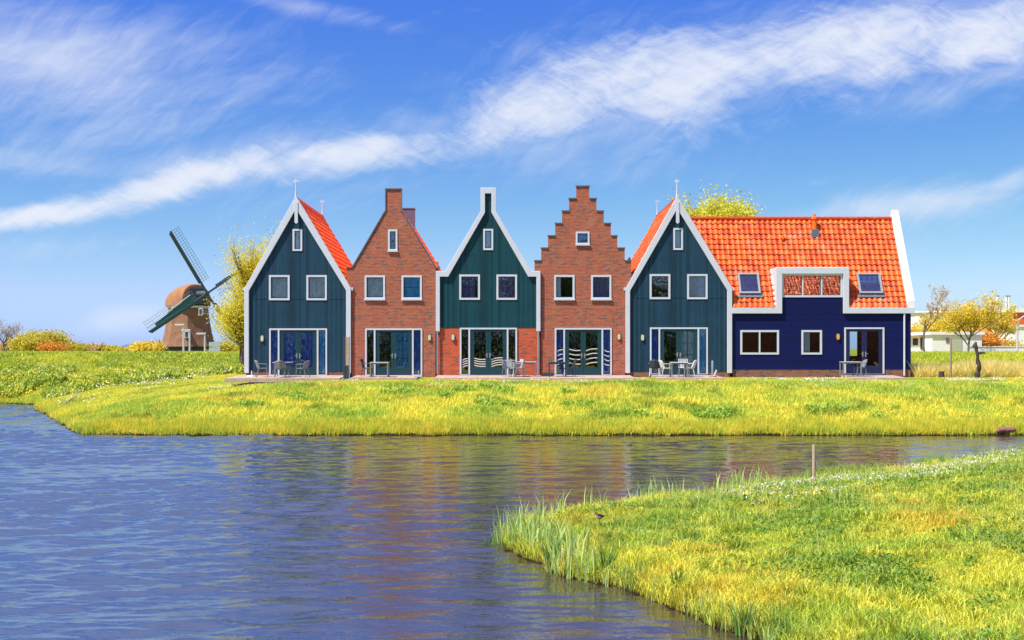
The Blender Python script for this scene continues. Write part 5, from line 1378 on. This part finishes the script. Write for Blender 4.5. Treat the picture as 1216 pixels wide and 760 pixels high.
# ------------------------------------------------------------------ trees
LM['willow'] = leaf_mat('willow_leaves', [(.62, .56, .03), (.80, .70, .05), (.92, .84, .18)], .6)
LM['park'] = leaf_mat('park_leaves', [(.05, .09, .02), (.10, .15, .03), (.2, .22, .06)], .3)
LM['lime'] = leaf_mat('lime_leaves', [(.50, .52, .03), (.72, .68, .06), (.84, .78, .16)], .45)
LM['gold'] = leaf_mat('golden_leaves', [(.62, .44, .03), (.84, .64, .05), (.92, .76, .13)], .4)
LM['orange'] = leaf_mat('orange_leaves', [(.58, .22, .03), (.80, .34, .04), (.86, .50, .08)], .4)
LM['tan'] = leaf_mat('tan_buds', [(.48, .30, .14), (.62, .42, .20), (.70, .52, .26)], .3)
LM['olive'] = leaf_mat('olive_leaves', [(.42, .38, .04), (.64, .54, .05), (.76, .66, .09)], .4)
def tree(name, label, cat, x, y, z, H, spread, leafm, nleaf, lsize, seed, levels=4, trunk=.3, up=.75, nb=4, r0=None, cluster=.35, group=None, lean=0., low=0, droop=0.):
    rr = random.Random(seed); rg = np.random.default_rng(seed)
    t = thing(name, label, cat, (x, y, z), group)
    mb = MB(); tips = []; r0 = r0 or H*.022
    def grow(p, d, L_, r, lev):
        n_ = 4; pts = [p]; rad = [r]
        for i in range(n_):
            d = (d+Vector((rr.uniform(-.16, .16), rr.uniform(-.16, .16), rr.uniform(-.05, .10)-droop*(levels-lev)*.03))).normalized()
            p = p+d*(L_/n_); pts.append(p); rad.append(r*(1-.45*(i+1)/n_))
        mb.tube(pts, rad, 6 if lev > 1 else 4, cap=False)
        if lev <= 2:
            for q_ in pts[1:]: tips.append((q_, L_))
        if lev == 0: return
        k_ = nb+rr.randint(-1, 1)
        for i in range(k_):
            f_ = rr.uniform(.35, 1.) if lev < levels else rr.uniform(.5, 1.)
            j = min(n_-1, int(f_*n_)); bp = pts[j].lerp(pts[j+1], f_*n_-j if f_ < 1 else 1)
            a = rr.uniform(0, 6.28); h_ = Vector((math.cos(a), math.sin(a), 0))*spread
            nd_ = (d*up+h_*(1.-.15*(levels-lev))+Vector((0, 0, .15*up))).normalized()
            grow(bp, nd_, L_*rr.uniform(.55, .8), rad[j]*.62, lev-1)
    Lt = H*trunk
    for s_ in range(max(1, low)):
        a = s_*2.4; off = Vector((math.cos(a), math.sin(a), 0))*(H*.05 if low else 0)
        grow(Vector((x, y, z-.2))+off, (Vector((lean, 0, 1))+off*.25*(6/H)).normalized(), Lt+H*.1, r0, levels)
    # rescale to the wanted height
    zmax = max(q_[0].z for q_ in tips); f_ = (H*.97)/(zmax-z)
    mb.v = [((a-x)*f_+x, (b-y)*f_+y, (c-z)*f_+z) for a, b, c in mb.v]
    mb.build('trunk', 'bark', t, smooth=True)
    P = np.array([[(q_.x-x)*f_, (q_.y-y)*f_, (q_.z-z)*f_] for q_, l in tips]); W = np.array([l*f_ for q_, l in tips])
    i = rg.integers(0, len(P), nleaf); sg = np.minimum(W[i], H*.10)[:, None]*cluster
    Q = P[i]+rg.normal(0, 1, (nleaf, 3))*sg
    Q = Q[Q[:, 2] > .1]; n = len(Q)
    u = rg.normal(0, 1, (n, 3)); u /= np.linalg.norm(u, axis=1)[:, None]; v = np.cross(u, rg.normal(0, 1, (n, 3))); v /= np.linalg.norm(v, axis=1)[:, None]
    s_ = (lsize*rg.uniform(.6, 1.3, n))[:, None]
    Vv = np.stack([Q-u*s_, Q+v*s_*.55, Q+u*s_, Q-v*s_*.55], 1).reshape(-1, 3)
    o = np_mesh('crown', Vv, np.arange(n*4), np.full(n, 4), LM[leafm]); o.parent = t
    return t
def dtree(name, label, cat, px, pytop, D, spread, leafm, nleaf, lsize, seed, group=None, **kw):
    x = (px-CX)*D/FPX; z = gz(x, D); H_ = CZ+(HY-pytop)*D/FPX-z
    return tree(name, label, cat, x, D, z, H_, spread, leafm, nleaf, lsize, seed, group=group, **kw)
# willow left of house 1
dtree('willow_tree', 'bright yellow green willow left of the leftmost house', 'tree', 322, 268, 82, .36, 'willow', 60000, .065, 11, levels=4, trunk=.22, up=1.2, nb=5, low=5, cluster=.5)
dtree('willow_tree', 'smaller yellow willow bush at the foot of the first house', 'tree', 293, 338, 84, .55, 'willow', 22000, .06, 12, levels=3, trunk=.22, up=.9, nb=6, low=5, cluster=.7)
dtree('lime_tree', 'yellow green tree crown rising behind the orange roof', 'tree', 866, 224, 88, .46, 'lime', 90000, .10, 43, levels=4, trunk=.40, up=.9, nb=6, cluster=.26)
# right side
dtree('bare_tree', 'thin tree with sparse tan buds just right of the navy house', 'tree', 1098, 334, 110, .8, 'tan', 1500, .06, 14, levels=5, trunk=.40, up=1.0, nb=3, r0=.12, cluster=.2)
dtree('golden_tree', 'tall golden tree with an umbrella top behind the white shed', 'tree', 1148, 337, 122, .80, 'gold', 9000, .09, 15, levels=4, trunk=.42, up=.7, nb=5, r0=.16, cluster=.32)
dtree('golden_tree', 'broad dense golden tree at the left of the umbrella topped one', 'tree', 1121, 366, 140, .9, 'gold', 9000, .13, 16, levels=4, trunk=.2, up=.5, nb=5, cluster=.8, low=3)
dtree('golden_tree', 'small pale yellow tree in front of the orange warehouse', 'tree', 1187, 366, 135, .7, 'gold', 3000, .10, 17, levels=4, trunk=.3, up=.8, nb=4, cluster=.5)
dtree('shrub', 'orange shrub between the white sheds and orange warehouse', 'shrub', 1172, 392, 132, .9, 'orange', 3500, .12, 18, levels=3, trunk=.2, up=.6, nb=5, cluster=.8, low=3)
dtree('shrub', 'golden shrub behind the garden shed near the navy house', 'shrub', 1094, 384, 145, .9, 'gold', 4000, .14, 19, levels=3, trunk=.2, up=.6, nb=5, cluster=.8, low=3)
dtree('shrub', 'yellow shrub low in front of the orange wall', 'shrub', 1200, 400, 134, .9, 'gold', 2000, .12, 20, levels=3, trunk=.2, up=.6, nb=5, cluster=.8, low=3)
# left side
dtree('bare_tree', 'leafless pale tree at the far left edge', 'tree', 6, 370, 135, .75, 'tan', 1200, .06, 21, levels=5, trunk=.3, up=.95, nb=4, r0=.12)
for px, top, D, sp, lm_, n_, seed, lb in (
        (32, 398, 130, 1.3, 'olive', 7000, 22, 'yellowish bush left of the big olive tree on the dike horizon'), (50, 393, 134, 1.3, 'olive', 8000, 23, 'highest olive yellow bush on the left horizon'),
        (61, 405, 126, 1.2, 'orange', 4000, 24, 'rusty orange bush in front of the olive bush'), (76, 401, 150, .9, 'tan', 2500, 25, 'brown twiggy bush right of the olive bush'),
        (88, 406, 150, 1.3, 'olive', 4500, 26, 'low olive bush before the tiny dark roofed house'), (118, 408, 180, 1.3, 'tan', 4500, 27, 'low brown hedge bush left of the violet roofed house'),
        (130, 410, 180, 1.3, 'olive', 3500, 28, 'lowest olive bush touching the violet roofed house'), (150, 412.5, 170, 1.3, 'olive', 3000, 29, 'yellowish bush in front of the violet roofed house'),
        (172, 405, 160, 1.3, 'gold', 5500, 30, 'round golden bush between the violet roofed house and windmill'), (183, 403, 175, 1., 'tan', 4000, 31, 'brown bush just left of the windmill'),
        (16, 404, 150, 1.2, 'tan', 4000, 32, 'brown bush under the leafless tree'), (104, 408, 200, 1.3, 'tan', 3500, 33, 'brown bush behind the tiny dark roofed house'),
        (266, 405, 165, 1.2, 'olive', 3500, 34, 'olive bush right of the windmill base')):
    dtree('shrub', lb, 'shrub', px, top, D, sp, lm_, n_, .12*D/140, seed, 'bushes on the horizon', levels=3, trunk=.2, up=.55, nb=5, cluster=.9, low=4)

# ------------------------------------------------------------------ trees and house behind the viewer, mirrored in the panes; hedge added to darken them
for i, (x, y_, H_, lb) in enumerate(((-34, -34, 15, 'tall leafy tree behind the viewer, farthest left'), (-22, -40, 17, 'tallest leafy tree behind the viewer'), (-10, -33, 13, 'bushy tree behind the viewer, second from the brick house'),
                               (4, -38, 16, 'tall leafy tree behind the viewer beside the brick house'), (16, -44, 12, 'lowest tree behind the viewer'))):
    tree('leafy_tree', lb, 'tree', x, y_, gz(x, y_), H_, .95, 'park', 11000, .28, 50+i, levels=3, trunk=.2, up=.7, nb=5, cluster=1.1, low=3, group='trees behind the viewer')
t = thing('brick_house', 'brick house with an orange roof behind the viewer', 'house', (34, -16, 1))
MB().box(25, 44, -24, -11, 0, 8.2).build('wall', 'brick', t)
vs_, fs_, tv = [], [], []
a_ = Vector((44.5, -10.7, 8.1)); v_ = (Vector((44.5, -17.5, 14.5))-a_); ln = v_.length; v_.normalize(); u_ = Vector((-1, 0, 0)); n_ = u_.cross(v_).normalized()
if n_.z < 0: n_ = -n_
tile_slope(vs_, fs_, tv, a_, u_, v_, n_, 20, ln, .34, .42, None, 77)
r_ = build_tiles('roof', MAT['tile'], t, vs_, fs_, tv)
MB().add([(24.5, -24.3, 8.1), (44.5, -24.3, 8.1), (44.5, -17.5, 14.45), (24.5, -17.5, 14.45), (24.5, -10.8, 8.05), (44.5, -10.8, 8.05)], [(0, 1, 2, 3), (3, 2, 5, 4), (0, 3, 4), (1, 5, 2)]).build('roof_boards', 'tile', r_)

t = thing('hedge', 'long clipped dark hedge added behind the viewer to darken the door panes', 'hedge', (-14, -14, 1))  # added hedge, keeps the bright horizon sky out of the door reflections
rg = np.random.default_rng(5); n = 26000
Q = np.stack([rg.uniform(-60, 23, n), rg.uniform(-15, -13, n), rg.uniform(.2, 4.6, n)+.5*np.sin(rg.uniform(0, 6, n))], -1)-np.array([-14, -14, 0]); Q[:, 2] -= 1-1.
u = rg.normal(0, 1, (n, 3)); u /= np.linalg.norm(u, axis=1)[:, None]; v = np.cross(u, rg.normal(0, 1, (n, 3))); v /= np.linalg.norm(v, axis=1)[:, None]
o = np_mesh('foliage', np.stack([Q-u*.22, Q+v*.14, Q+u*.22, Q-v*.14], 1).reshape(-1, 3), np.arange(n*4), np.full(n, 4), LM['park']); o.parent = t
